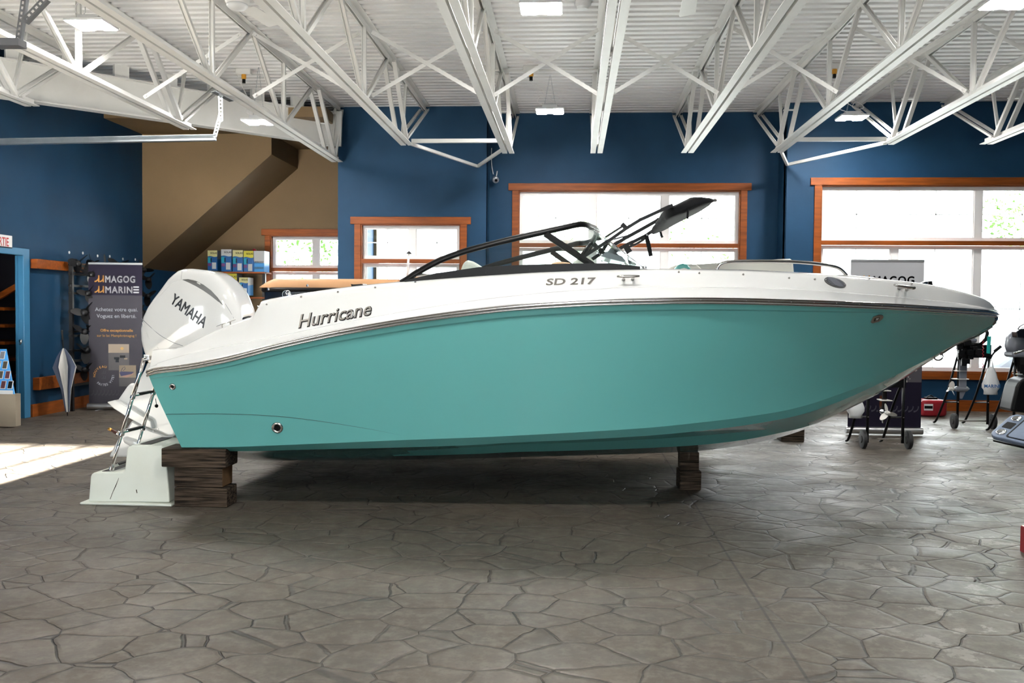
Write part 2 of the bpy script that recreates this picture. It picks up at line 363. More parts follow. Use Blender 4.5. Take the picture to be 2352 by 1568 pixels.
# windows
def window(nm,Wn,Y,rails,mull,munt_h,cut=None):
    x0,x1,z0,z1=Wn;r=empty(nm,((x0+x1)/2,Y,z0),kind=S)
    t=MB();cw=.10
    t.box((x0-cw-.06,Y-.035,z1),(x1+cw+.06,Y,z1+.11))                      # head casing
    t.box((x0-cw,Y-.028,z0-.02),(x0,Y,z1)).box((x1,Y-.028,z0-.02),(x1+cw,Y,z1))
    t.box((x0-cw,Y-.045,z0-.10),(x1+cw,Y,z0))
    t.build('window_casing',m_woodh,r,bevel=.004)
    j=MB();j.box((x0,Y-.01,z0),(x0+.015,Y+.13,z1)).box((x1-.015,Y-.01,z0),(x1,Y+.13,z1)).box((x0,Y-.01,z1-.015),(x1,Y+.13,z1)).box((x0,Y-.03,z0-.0),(x1,Y+.13,z0+.02))
    for z in rails:j.box((x0,Y-.012,z-.035),(x1,Y+.05,z+.03))
    j.build('window_jamb',m_woodh,r)
    zs=[z0]+list(rails)+[z1];xs=[x0]+list(mull)+[x1]
    fr=MB();mu=MB();gl=MB()
    for i in range(len(zs)-1):
        for k in range(len(xs)-1):
            a,b,c,e=xs[k],xs[k+1],zs[i]+(.03 if i else .02),zs[i+1]-(.035 if i<len(zs)-2 else .015)
            w=.055;yy=Y+.07
            fr.box((a,yy,c),(b,yy+.06,c+w)).box((a,yy,e-w),(b,yy+.06,e)).box((a,yy,c+w),(a+w,yy+.06,e-w)).box((b-w,yy,c+w),(b,yy+.06,e-w))
            fr.box((a+w,yy+.02,c+w),(a+w+.015,yy+.05,e-w)).box((b-w-.015,yy+.02,c+w),(b-w,yy+.05,e-w))
            xm=(a+b)/2
            mu.box((xm-.008,yy+.036,c+w),(xm+.008,yy+.042,e-w))
            zm=(c+e)/2;mu.box((a+w,yy+.036,zm-.008),(b-w,yy+.042,zm+.008))
            gl.box((a+w,yy+.028,c+w),(b-w,yy+.033,e-w))
    fr.build('sash',m_vinyl,r);mu.build('muntin',m_vinyl,r);gl.build('pane',m_glass,r)
    return r
wx=lambda px,Y,py=500:at(px,py,y=Y).x
window('window_1',W1,15.7,[at(700,619,y=15.7).z],[wx(723,15.7,560)],1)
window('window_2',W2,13.85,[2.16],[wx(945,13.85,560)],1)
window('window_3',W3,14.37,[2.45],[wx(1362,14.37),wx(1528,14.37)],1)
window('window_4',W4,13.81,[2.46],[wx(2060,13.81),wx(2252,13.81),7.2],1)
portal('portal_window_1',(-4.5,15.95,1.85),1.5,1.7,(0,-1,0));portal('portal_window_2',(-2.48,14.1,1.86),1.5,1.7,(0,-1,0))
portal('portal_window_3',(.86,14.62,1.93),3.4,2.7,(0,-1,0));portal('portal_window_4',(6.0,14.06,1.93),4.8,2.7,(0,-1,0))
portal('portal_rear_window',(.15,YR-.22,1.9),4.1,1.8,(0,1,0));portal('portal_rear_door',(-5.62,YR-.22,1.7),2.0,3.3,(0,1,0))
# outside
MB().box((-45,14.6,-.35),(45,70,-.25)).box((-45,-45,-.35),(45,YR-.3,-.25)).build('ground',m_ground,kind=S)
h=MB();h.box((-12,24,-.3),(-4.3,30,5))
for i in range(16):h.box((-12,23.97,-.3+i*.3),(-4.28,24.0,-.05+i*.3))
h.build('siding_house',m_siding,label='pale house with lap siding outside, left side of the second window',cat='house')
def tree(x,y,hh,seed,dens,lab,ls=1.0):
    random.seed(seed);r=empty('tree',(x,y,-.25),lab,'tree');t=MB();tips=[]
    def br(p,dr,l,rad,dep):
        pts=[p];q=p
        for i in range(4):
            dr=(dr+Vector((random.uniform(-.25,.25),random.uniform(-.25,.25),random.uniform(-.05,.12)))).normalized();q=q+dr*l/4;pts.append(q)
        t.tube(pts,[rad*(1-.15*i) for i in range(5)],5);tips.extend(pts[2:])
        if dep:
            for k in range(3):br(pts[random.choice((2,3,4))],(dr+Vector((random.uniform(-1,1),random.uniform(-1,1),random.uniform(0,.6)))).normalized(),l*.7,rad*.5,dep-1)
    br(Vector((x,y,-.3)),Vector((0,0,1)),hh*.45,.09,3);t.build('trunk',m_bark,r)
    f=MB()
    for p in tips:
        for k in range(dens):
            c=p+Vector((random.gauss(0,.28),random.gauss(0,.28),random.gauss(0,.25)));a=Vector((random.uniform(-1,1),random.uniform(-1,1),random.uniform(-1,1))).normalized();b=a.orthogonal().normalized();s=random.uniform(.04,.09)*ls
            f.add([c+a*s,c+b*s*.5,c-a*s,c-b*s*.5],[(0,1,2,3)])
    f.build('foliage',m_leaf,r,rec=False,kind='stuff')
tree(10.9,18.4,5.4,3,16,'leafy green tree outside at the right edge of the right window',1.0)
tree(6.2,24.5,6.5,5,0,'nearly bare tree outside the middle panes of the right window')
tree(3.2,23,6,9,2,'thin spring tree outside the right panes of the middle window')
tree(-.6,24,6,12,3,'spring tree outside the left panes of the middle window')
tree(-6.4,20.5,5,15,8,'green tree outside the small alcove window')
# parked car outside, right window
cr=empty('parked_car',(8.0,16.2,-.25),'silver car with a red stripe parked outside the right window','car')
c=MB();sec=[(-2.2,.55),(-2.1,.8),(-1.1,.9),(-.5,1.35),(.9,1.38),(1.6,.95),(2.2,.85),(2.25,.45),(2.2,.2),(-2.2,.2)]
c.prism([(8.0+a,15.3,-.25+b) for a,b in sec],(0,1.6,0));c.build('body',mat('silver_paint',(.45,.48,.52),.3,.3,coat=.5),cr,bevel=.08,seg=3)
MB().box((5.82,15.27,.40),(10.2,15.3,.55)).build('stripe',m_red,cr)
MB().prism([(7.6,15.28,.66),(8.1,15.28,1.05),(8.9,15.28,1.08),(9.4,15.28,.70)],(0,.02,0)).build('window',m_blackg,cr)
for x in(6.6,9.4):MB().lathe([(.0,0),(.31,0),(.31,.2),(.0,.2)],(x,15.25,.06),(0,1,0),20).build('wheel',m_rubber,cr)
# ================================================================== ROOF STEEL
ZB,ZT=3.655,4.44
def dbl(mb,p,q,wd=.072,gap=.026,ht=.065,down=True):   # pair of angles along Y
    x=p[0];z=p[2]
    for s in(-1,1):
        a=x+s*gap/2;b=x+s*(gap/2+wd)
        if down:   # bottom chord: flat leg at the bottom, upright leg inside
            mb.box((a,p[1],z-.008),(b,q[1],z));mb.box((a,p[1],z),(a+s*.008,q[1],z+ht))
        else:
            mb.box((a,p[1],z),(b,q[1],z+.008));mb.box((a,p[1],z-ht),(a+s*.008,q[1],z))
def joist(x,yend,ywall,labels,y0=-3.8):
    r=empty('roof_joist',(x,yend,ZB),labels,'roof joist','white roof joists')
    t=MB();dbl(t,(x,y0,ZC-.008),(x,ywall,ZC),down=False);t.build('top_chord',m_steel,r)
    t=MB();dbl(t,(x,y0,ZB),(x,yend,ZB));t.build('bottom_chord',m_steel,r)
    def web(p,q,w=.042,dd=.042,name='web_member'):
        m=MB();m.bar(p,q,w,.006,side=(1,0,0));m.bar((p[0]-w/2,p[1],p[2]),(q[0]-w/2,q[1],q[2]),.006,dd,side=(1,0,0));m.bar((p[0]+w/2,p[1],p[2]),(q[0]+w/2,q[1],q[2]),.006,dd,side=(1,0,0));m.build(name,m_steel,r)
    n=yend-.36;zt=ZC-.05;zb=ZB+.03
    for s in(-.055,.055):web((x+s,n+.05,zb),(x+s,ywall-.02,zt),.03,.03,'end_web')
    web((x,n,zb),(x,n+.25,zt),.03,.03)
    m=MB()
    for s in(-.062,.062):
        m.bar((x+s,n-.05,zb),(x+s,n-.88,zt),.05,.045,side=(1,0,0))
    m.bar((x-.09,n-.42,(zt+zb)/2),(x+.09,n-.42,(zt+zb)/2),.05,.012,side=(0,1,0));m.build('double_web',m_steel,r)
    B=n-2.23;T=n-.98;web((x,T,zt),(x,B+.05,zb))
    while B>y0+2.3:
        web((x,B,zb),(x,B,zt));web((x,B-.06,zb),(x,B-1.06,zt));web((x,B-1.16,zt),(x,B-2.2,zb));B-=2.25
    return r
JX=[(-6.06,9.94,10.9),(-4.82,11.27,12.3),(-3.585,13.75,13.84),(-2.27,12.4,13.85),(-.935,13.05,14.37),(.315,13.05,14.37),(1.585,13.05,14.37),(2.82,13.05,14.37),(4.13,12.47,13.81),(5.40,12.47,13.81),(6.68,12.47,13.81)]
labs=['white steel roof joist at the far left, ending above the blue left wall','white roof joist ending in front of the beige alcove, left of the girder end','white roof joist running to the left corner of the blue pier','white roof joist ending over the left blue pier above the small window','white roof joist whose tip hangs left of the ceiling lamp above the middle window','white roof joist running almost straight away in the middle of the ceiling','white roof joist ending above the right panes of the middle window','white roof joist ending at the right end of the middle wall, with low strut','white roof joist ending above the left panes of the right window','white roof joist ending above the middle of the right window','white roof joist cut off by the right edge of the photo']
J=[]
for (x,ye,yw),lb in zip(JX,labs):J.append(joist(x,ye,yw,lb))
# X bridging between neighbours
n=0
for i in range(len(JX)-1):
    a,b=JX[i][0],JX[i+1][0]
    for yb in(9.88,5.4):
        if i==0 and yb>9:continue
        r=empty('cross_brace',((a+b)/2,yb,4.05),'crossed white brace bars between joists, '+('farther row' if yb>9 else 'nearer row')+', %s'%('far left,second from left,third from left,left of the hanging middle lamp,with the middle lamp,right of the smoke detector,over the folded canopy,right of the second fan,over the right window,far right'.split(',')[i]),'brace','cross bracing between joists')
        for (xa,za,xb,zb_,dy) in((a+.07,ZT-.03,b-.07,ZB+.07,0),(a+.07,ZB+.07,b-.07,ZT-.03,.012)):
            m=MB();m.bar((xa,yb+dy,za),(xb,yb+dy,zb_),.008,.042,side=(0,1,0))
            for xx,zz in((xa,za),(xb,zb_)):m.lathe([(0,0),(.014,0),(.014,.012),(0,.012)],(xx+.03*(1 if xx==xa else -1),yb-.004,zz+(-.02 if zz>4 else .02)),(0,-1,0),8)
            m.build('brace_bar',m_steel,r)
# low struts
r=empty('strut_frame',(-1.6,12.6,3.7),'white strut triangle between two joist tips over the left blue pier','strut')
MB().bar((-2.2,12.36,3.70),(-.93,12.36,3.70),.05,.05).build('strut',m_steel,r)
MB().bar((-2.2,12.36,3.66),at(1097,382,y=13.84),.035,.04).build('strut',m_steel,r);MB().bar(at(1097,382,y=13.84),(-.99,12.9,3.69),.035,.04).build('strut',m_steel,r)
r=empty('strut_frame',(3.5,12.6,3.7),'white strut triangle left of the ceiling lamp above the right window','strut')
MB().bar((2.86,12.36,3.70),(4.08,12.36,3.70),.05,.05).build('strut',m_steel,r)
q=at(1808,378,y=13.78);MB().bar((4.10,12.36,3.66),q,.035,.04).build('strut',m_steel,r);MB().bar(q,(2.86,13.0,3.68),.035,.04).build('strut',m_steel,r)
# diagonal girder
g=empty('girder',(-5.2,12.0,3.9),'deep white steel girder crossing diagonally at the left','girder')
p,q=Vector((-3.62,13.62,0)),Vector((-8.6,8.72,0));m=MB();z0,z1=3.885,4.335
m.bar(p+Vector((0,0,(z0+z1)/2)),q+Vector((0,0,(z0+z1)/2)),.012,z1-z0)
for z in(z0,z1):m.bar(p+Vector((0,0,z)),q+Vector((0,0,z)),.16,.014)
m.build('beam',m_steel,g);dd=(q-p).normalized()
for k in range(11):
    c=p+dd*(.5+k*.62);MB().bar(c+Vector((0,0,z1+.09)),c+dd*.18+Vector((0,0,z1+.09)),.08,.16).build('joist_seat',m_steel,g)
MB().bar(p-dd*.0+Vector((0,0,z0-.02)),p-dd*.02+Vector((0,0,z1+.05)),.25,.05).build('end_plate',m_steel,g)
# lamps
def fixture(px,py,lab,y=None,x=None,z=4.03,chain=.42):
    c=at(px,py,z=z) if x is None else Vector((x,y,z));r=empty('ceiling_light',c,lab,'ceiling light','square twin-panel ceiling lights')
    X,Y,Z=c
    m=MB();m.box((X-.185,Y-.16,Z),(X+.185,Y+.16,Z+.025));m.box((X-.10,Y-.07,Z+.025),(X+.10,Y+.07,Z+.08));m.build('housing',m_fix,r,bevel=.004)
    MB().box((X-.17,Y-.15,Z-.006),(X-.05,Y+.15,Z)).box((X+.05,Y-.15,Z-.006),(X+.17,Y+.15,Z)).build('led_panel',m_ledp,r)
    if chain:
        for s in(-1,1):
            k=MB();nl=int((ZC-Z-.06)/.03)
            for i in range(nl):
                f=i/nl;xx=X+s*.07*(1-f);zz=Z+.08+i*.03
                pts=[(xx+(.006*math.cos(t) if i%2 else 0),Y+(0 if i%2 else .006*math.cos(t)),zz+.016+.018*math.sin(t)) for t in (0,PI/3,2*PI/3,PI,4*PI/3,5*PI/3)]
                k.tube(pts,.002,4,closed=True)
            k.build('chain',m_galv,r)
        w=MB();w.tube(smoothpath([(X-.05,Y,Z+.08),(X-.16,Y+.02,Z+.13),(X-.1,Y-.03,Z+.2),(X+.06,Y,Z+.12),(X+.16,Y+.02,Z+.15),(X+.05,Y,Z+.22),(X,Y,Z+.16)],5),.005,5)
        w.tube(smoothpath([(X-.05,Y,Z+.18),(X-.12,Y-.05,Z+.3),(X-.25,Y-.1,ZC-.12)],5),.004,5);w.build('cable',m_vinyl,r,smooth=True)
    return r
fixture(1243,20,'bright square ceiling light at the top edge, left of the smoke detector')
fixture(1263,256,'bright ceiling light on chains above the middle window')
fixture(210,58,'bright ceiling light at the upper left between two roof joists')
fixture(594,281,'bright ceiling light low at the left in front of the diagonal girder',z=3.80)
fixture(1957,271,'bright ceiling light hanging above the right window')
fixture(2315,8,'bright ceiling light cut by the top right corner of the photo')
for x in(-.2,):
    for y in(3.9,.2,-2.9):
        fixture(0,0,'ceiling light over the floor in front of the boat',y=y,x=x,chain=0)
# junction boxes and conduit
cd_=MB();cd_.tube([(-3.4,11.72,4.47),(7.5,11.72,4.47)],.010,6);cd_.build('conduit',m_steel,label='thin white conduit crossing under the roof deck',cat='conduit')
for px,py,lb in((1220,155,'white junction box with orange plug left of the middle lamp chains'),(560,182,'white junction box with orange plug near the left girder lamp'),(1917,152,'white junction box with orange plug left of the right lamp chains')):
    c=at(px,py,y=11.66);r=empty('junction_box',c,lb,'junction box','junction boxes on the ceiling')
    MB().box((c.x-.10,11.62,4.43),(c.x+.10,11.70,4.50)).build('box',m_steel,r,bevel=.006)
    MB().lathe([(.0,0),(.03,0),(.03,.05),(.02,.06),(0,.06)],(c.x,11.66,4.43),(0,0,-1),12).build('plug',mat('orange_plug',(.65,.30,.02),.5),r,label='orange plug')
    MB().lathe([(.0,0),(.022,0),(.022,.05),(0,.05)],(c.x,11.66,4.37),(0,0,-1),12).build('connector',m_black,r)
# smoke detector
c=at(1338,18,z=4.44);MB().lathe([(0,0),(.085,0),(.085,.03),(.06,.05),(.055,.075),(.03,.08),(0,.08)],(c.x,c.y,4.5),(0,0,-1),24).build('smoke_detector',m_fix,smooth=True,angle=30,label='round white smoke detector on the roof deck right of the top lamp',cat='smoke detector')
# ceiling fans
def fan(px,py,z,angs,lab):
    c=at(px,py,z=z);r=empty('ceiling_fan',c,lab,'ceiling fan')
    MB().lathe([(0,0),(.03,.004),(.065,.012),(.088,.035),(.088,.05)],c,(0,0,1),28).build('bottom_cap',m_fix,r,smooth=True)
    MB().lathe([(.0,.05),(.09,.05),(.10,.07),(.10,.16),(.06,.2),(0,.2)],c,(0,0,1),28).build('motor_housing',m_steel,r,smooth=True,angle=40)
    MB().tube([c+Vector((0,0,.2)),(c.x,c.y,4.5)],.014,8).build('rod',m_steel,r)
    for a in angs:
        d=Vector((math.cos(a),math.sin(a),0));w=d.cross(Vector((0,0,1)));m=MB()
        m.bar(c+d*.08+Vector((0,0,.09)),c+d*.2+Vector((0,0,.08)),.035,.008)
        pts=[(.17,.05),(.2,.062),(.62,.072),(.655,.06),(.66,0),(.655,-.06),(.62,-.072),(.2,-.062),(.17,-.05)]
        m.prism([c+d*u+w*v+Vector((0,0,.075+v*.18)) for u,v in pts],(0,0,.007));m.build('blade',m_steel,r)
fan(545,24,3.92,(math.radians(80),math.radians(-15),math.radians(200)),'white ceiling fan at the top left between the roof joists')
fan(1588,-3,3.92,(math.radians(86),math.radians(-30),math.radians(215)),'white ceiling fan cut off by the top edge, right of the middle')
# overhead door track with perforated hangers
def perf(mb,p,q,w=.045,side=(0,1,0)):
    p=Vector(p);q=Vector(q);d=(q-p);L=d.length;d.normalize();s=Vector(side);s=(s-d*s.dot(d)).normalized();nrm=d.cross(s)
    # angle strap with a row of holes: build as ladder of small plates
    k=int(L/.035)
    for sgn in(-1,1):mb.bar(p+nrm*(w*.36*sgn),q+nrm*(w*.36*sgn),.003,w*.28,side=side)
    for i in range(k+1):
        c=p+d*(L*i/k);mb.bar(c-d*.008,c+d*.008,.003,w*.5,side=side)
    mb.bar(p+nrm*w/2+s*.018,q+nrm*w/2+s*.018,.036,.003,side=side)
r=empty('door_track',at(497,318,y=9.5),'long galvanised overhead door track hung from a joist at the left','door track')
a,b=at(0,330,y=9.55),at(497,317,y=9.5);m=MB();m.bar(a-Vector((2,0,0.01)),b,.012,.055,side=(0,1,0));m.bar(a+Vector((-2,-.03,-.04)),b+Vector((0,-.03,-.028)),.07,.008,side=(0,1,0));m.bar(a+Vector((-2,-.02,.017)),b+Vector((0,-.02,.03)),.05,.006,side=(0,1,0));m.build('rail',m_galv,r)
m=MB();perf(m,at(493,314,y=9.47),at(507,262,y=9.47));perf(m,at(508,278,y=9.46),at(506,218,y=9.46));m.bar(at(490,210,y=9.35),at(532,232,y=9.55),.07,.01);m.build('hanger',m_galv,r)
r=empty('track_bracket',at(45,98,y=6.3),'dark perforated steel hanger bracket in the top left corner','bracket')
m=MB();perf(m,at(62,-60,y=6.3),at(40,96,y=6.3),.036);perf(m,at(105,-5,y=6.28),at(54,48,y=6.28),.046);m.build('hanger',mat('dark_galvanised',(.16,.16,.17),.45,.8),r)
m=MB();m.bar(at(-60,100,y=6.3),at(52,100,y=6.3),.10,.05,side=(0,1,0));m.build('channel',bpy.data.materials['dark_galvanised'],r)
# security camera
c=at(1137,411,y=14.25);r=empty('security_camera',c,'small dark security camera on the blue wall left of the middle window','camera')
MB().lathe([(0,0),(.045,0),(.05,.02),(.05,.09),(.03,.10),(0,.10)],c,(.25,-1,-.35),16).build('body',m_gray,r,smooth=True,angle=40)
MB().lathe([(0,0),(.022,0),(.022,.012),(0,.012)],c+Vector((.25,-1,-.35)).normalized()*.1,(.25,-1,-.35),12).build('lens',m_blackg,r)
m=MB();m.tube(smoothpath([at(1133,400,y=14.33),at(1129,375,y=14.35),at(1129,340,y=14.35)],4),.006,5);m.tube([at(1140,405,y=14.3),at(1142,393,y=14.34)],.008,6);m.build('cable',m_vinyl,r)
# ================================================================== BOAT
YC=7.25
boat=empty('motorboat',(0.3,YC,0),'large teal and white bowrider boat with a white outboard, propped on timber blocks','boat')
fR=hermite([(336,858),(345,853),(426,842.5),(520,824.5),(611,801),(660,789),(759,767),(856,749.5),(958,733),(1060,719),(1164,707),(1268,699.5),(1375,694),(1480,691),(1587,689.8),(1700,691),(1766,692.7),(1921,697.5),(2000,701),(2070,704.5),(2158,710),(2235,715),(2270,718),(2294,722)])
fC=hermite([(417,1027),(500,1026.5),(719,1019),(934,1010),(1100,1004),(1176,1000.5),(1300,994),(1476,983),(1600,971),(1700,959),(1800,943),(1850,931),(1914,910),(1963,892),(2004,876),(2076,838),(2145,805),(2200,781),(2245,763),(2272,750),(2288,738)])
fI=hermite([(425,1034),(537,1036),(719,1032),(934,1027),(1100,1021),(1176,1016),(1300,1011),(1476,1001),(1600,990),(1700,978),(1800,961),(1850,949),(1914,927),(1963,907),(2004,888),(2074,853),(2145,817),(2200,787),(2245,767),(2289,740)])
fS=hermite([(520,1042),(838,1038),(1100,1026),(1176,1020),(1300,1017),(1476,1009),(1600,1001),(1700,992),(1800,981),(1850,971),(1914,948),(1978,920),(2038,888),(2100,846),(2145,820),(2200,788),(2245,768),(2290,741)])
fT=hermite([(540,1050),(838,1048),(1100,1042),(1176,1038),(1300,1035),(1476,1029),(1600,1022),(1700,1011),(1800,992),(1850,980),(1914,953),(1978,923),(2038,890),(2100,848),(2145,822),(2200,789),(2245,769),(2290,741.5)])
fK=hermite([(540,1049),(556,1050),(577,1057),(640,1057.5),(1100,1052),(1176,1050),(1400,1044),(1590,1036),(1690,1025),(1790,1004),(1850,985),(1914,956),(1978,925),(2038,893),(2074,870),(2113,844),(2145,824),(2205,786),(2245,770),(2290,742)])
fD=hermite([(349,806),(352,803.5),(409,800),(440,785),(469,771),(499,757.5),(554,736),(583,725.5),(587,722),(589.5,700),(597,694),(652,683.5),(780,663.7),(917,649.6),(1060,638),(1150,632),(1253,626),(1470,620),(1559,620.7),(1700,622.4),(1819,627.5),(1925,632.8),(2000,639),(2115,651),(2183,664),(2230,676),(2252,683),(2272,693),(2284,706),(2287,711)])
fM=hermite([(344,846),(351,838),(650,769),(800,738),(1000,703),(1150,682),(1355,664),(1500,658),(1760,661),(2000,676),(2150,690),(2230,700),(2270,709),(2289,717)])
def bR(u):return 1.25*(1-.05*max(0,(.25-u)/.25)**2)*(1-max(0,(u-.5)/.5)**3.3)**.62
def bC(u):return 1.06*(1-max(0,(u-.38)/.62)**2.3)**.85
N=110
us=[(i/(N-1)) for i in range(N)]
us=[u if u<.9 else .9+.1*(1-(1-(u-.9)/.1)**1.6) for u in us]
def prow(x0,x1,f,b,dy=0):
    out=[]
    for u in us:
        px=x0+(x1-x0)*u;out.append(at(px,f(px)+dy,y=YC-b(u)))
    return out
def vrow(v,extra=0,sh=0):   # hull side between rub rail and chine
    xa=342+(417-342)*max(0,v)**1.1;xb=2290+(2288-2290)*v;out=[]
    for u in us:
        pr=342+(2290-342)*u;pc=417+(2288-417)*u
        px=xa+(xb-xa)*u;ya=fR(pr)+8;yb=fC(pc);b=bC(u)+(bR(u)-.012-bC(u))*(1-v)**1.12-extra
        out.append(at(px,ya+(yb-ya)*v,y=YC-b*(1 if extra==0 or b>0 else 0)))
    return out
mir=lambda r:[Vector((p.x,2*YC-p.y,p.z)) for p in r]
vs_=[0,.045,.058,.12,.2,.3,.4,.5,.6,.7,.8,.88,.94,1]
rows=[vrow(v,0 if v<.05 else .008*min(1,1)) for v in vs_]
# the last side row is the chine itself
rI=prow(420,2289,fI,lambda u:max(0,bC(u)-.10*(1-u*.6)));rS=prow(520,2290,fS,lambda u:bC(u)*.62);rT=prow(540,2290,fT,lambda u:bC(u)*.5);rK=prow(556,2290,fK,lambda u:0)
def stern(r,x):   # keep bottom rows starting on the transom plane
    for i,p in enumerate(r):
        if i<6:p.x=max(p.x,x+.0*i)
    return r
allr=rows+[rI,rS,rT,rK]
hb=MB();hb.loft(allr);hb.loft([mir(r) for r in allr])
near=[r[0] for r in allr];far=[Vector((p.x,2*YC-p.y,p.z)) for p in near]
hb.loft([near,far]);                                  # transom
hull=hb.build('hull',m_teal,boat,smooth=True,angle=11,label='teal hull')
# deck
def bD(u):return max(0,bR(u)-.17*min(1,(1-u)*9+.05)) if u<1 else 0
bm_=lambda o:(lambda u:max(0,bR(u)-o*min(1,(1-u)*14)))
L=[prow(340,2290,fR,bm_(.006),8),prow(339,2292,fR,bm_(.0),5),prow(338,2293,fR,bm_(-.004),2),prow(338,2293,fR,bm_(.0),-5),prow(341,2291,fR,bm_(.016),-10)]
def mixrow(f1,f2,t,b,x0,x1):return prow(x0,x1,lambda px:f1(px)*(1-t)+f2(px)*t,b)
L+=[mixrow(fR,fM,.95,bm_(.035),344,2289),prow(345,2289,fM,bm_(.055),0),mixrow(fM,fD,.12,bm_(.066),345,2289),mixrow(fM,fD,.45,bm_(.10),347,2288),mixrow(fM,fD,.8,bm_(.135),349,2287.5),mixrow(fM,fD,.94,bm_(.152),350,2287)]
rD=prow(351,2287,fD,bm_(.17));L.append(rD)
zpl=rD[0].z
def inner(k):
    out=[]
    for i,u in enumerate(us):
        p=rD[i];b=YC-p.y
        if u<.125:q=[(b-.03,p.z+.004),(b-.10,min(p.z,zpl+.02)),(b*.5,zpl-.0),(0,zpl)][k]
        elif u<.87:q=[(b-.05,p.z+.012),(b-.13,p.z+.004),(b-.16,p.z-.38),(0,p.z-.42)][k]
        else:q=[(b*.93,p.z+.006),(b*.8,p.z+.012),(b*.4,p.z+.02),(0,p.z+.024)][k]
        out.append(Vector((p.x,YC-max(0,q[0]),q[1])))
    return out
L+=[inner(k) for k in range(4)]
db=MB();db.loft(L);db.loft([mir(r) for r in L]);nn=[r[0] for r in L];db.loft([nn,[Vector((p.x,2*YC-p.y,p.z)) for p in nn]])
deck=db.build('deck',m_gelw,boat,smooth=True,angle=32,label='white moulded deck and topside')
# rub rail
rr=prow(337,2294,fR,bm_(-.008),-1);rail=rr+mir(rr)[::-1][1:]
k=MB();k.tube(rail,.011,10);k.build('rub_rail',m_steelp,boat,smooth=True)
kk=MB();kk.tube([p+Vector((0,-.003,-.020)) for p in rr],.005,8);kk.tube([p+Vector((0,-.006,.013)) for p in rr],.004,6);kk.build('rail_insert',m_steelp,boat,smooth=True)
railo=bpy.data.objects['rub_rail']
m=MB();m.tube([at(2278,716,y=YC),at(2284,722,y=YC),at(2284,731,y=YC),at(2277,743,y=YC),at(2264,754,y=YC)],[.015,.026,.028,.024,.010],10);m.build('nose_cap',m_steelp,boat,smooth=True)
# trees for placing fittings
dg=bpy.context.evaluated_depsgraph_get()
def tree_of(o):
    bm=bmesh.new();bm.from_mesh(o.data);t=BVHTree.FromBMesh(bm);bm.free();return t
TH,TD=tree_of(hull),tree_of(deck)
def hit(tr,px,py):
    l,nn_,i,d_=tr.ray_cast(CAM,ray(px,py).normalized())
    if l is None:return at(px,py,y=6.1),Vector((0,-1,0))
    if nn_.y>0:nn_=-nn_
    return l,nn_
def onto(tr,x,z,off=0,yd=6.1):
    l,nn_,i,d_=tr.ray_cast(Vector((x,4.5,z)),Vector((0,1,0)))
    if l is None or l.y>yd+.6:l=Vector((x,yd,z))
    return Vector((l.x,l.y-off,l.z))
# rail screws
sc0=None
for i,px in enumerate(range(362,2280,52)):
    p=at(px,fR(px)-1,y=YC-bR((px-337)/(2294-337))-.019)
    if sc0 is None:sc0=MB().lathe([(0,0),(.0055,0),(.004,.003),(0,.004)],(0,0,0),(0,-1,0),8).build('screw',m_chrome,railo,smooth=True);sc0.location=p
    else:
        o=sc0.copy();C.objects.link(o);o.location=p
# snap buttons on the deck edge
for px,py in((593,704),(613,699),(692,682),(776.5,671),(862,660.5),(954,648),(1559,625.5),(1606,628),(1707,631),(1812,639),(1871,642),(1996,640.5),(2093,652)):
    p,nv=hit(TD,px,py);MB().lathe([(0,0),(.007,0),(.008,.003),(.004,.006),(.0045,.010),(0,.011)],p,nv,10).build('snap_button',m_steelp,boat,smooth=True)
# hull fittings
def ringfit(px,py,ro,ri,nm):
    p,nv=hit(TH,px,py);MB().lathe([(ro,0),(ro*1.0,.004),((ro+ri)/2,.012),(ri,.008),(ri*.98,-.0),(0,.001)],p-nv*.001,nv,28).build(nm,m_steelp,boat,smooth=True)
    MB().lathe([(0,.0),(ri*.97,.0),(ri*.97,.003),(0,.003)],p,nv,24).build('drain_opening',m_black,boat)
ringfit(396.5,887.5,.024,.012,'drain_fitting');ringfit(637,982,.041,.024,'drain_fitting')
p,nv=hit(TH,2013,730)
ax=Vector((1,0,0));ax=(ax-nv*ax.dot(nv)).normalized();bx=nv.cross(ax);bx=bx if bx.z>0 else -bx
def patch(pts,p,ax,bx,nv,h0,h1,nm,mt,par,sm=False,bev=0):
    m=MB();m.prism([p+ax*a+bx*b+nv*h0 for a,b in pts],nv*(h1-h0));return m.build(nm,mt,par,smooth=sm,bevel=bev)
light=patch([(-.045,-.022),(-.03,-.032),(.02,-.030),(.045,-.012),(.047,.008),(.035,.026),(.01,.034),(-.035,.028)],p,ax,bx,nv,0,.014,'side_light',m_steelp,boat,bev=.006)
patch([(-.026,-.012),(.012,-.012),(.012,.014),(-.026,.012)],p,ax,bx,nv,.0135,.016,'lens',m_blackg,light)
for dz in(-.004,.006):patch([(-.014,dz),(.006,dz),(.006,dz+.004),(-.014,dz+.004)],p,ax,bx,nv,.016,.0165,'lens_element',m_prop,light)
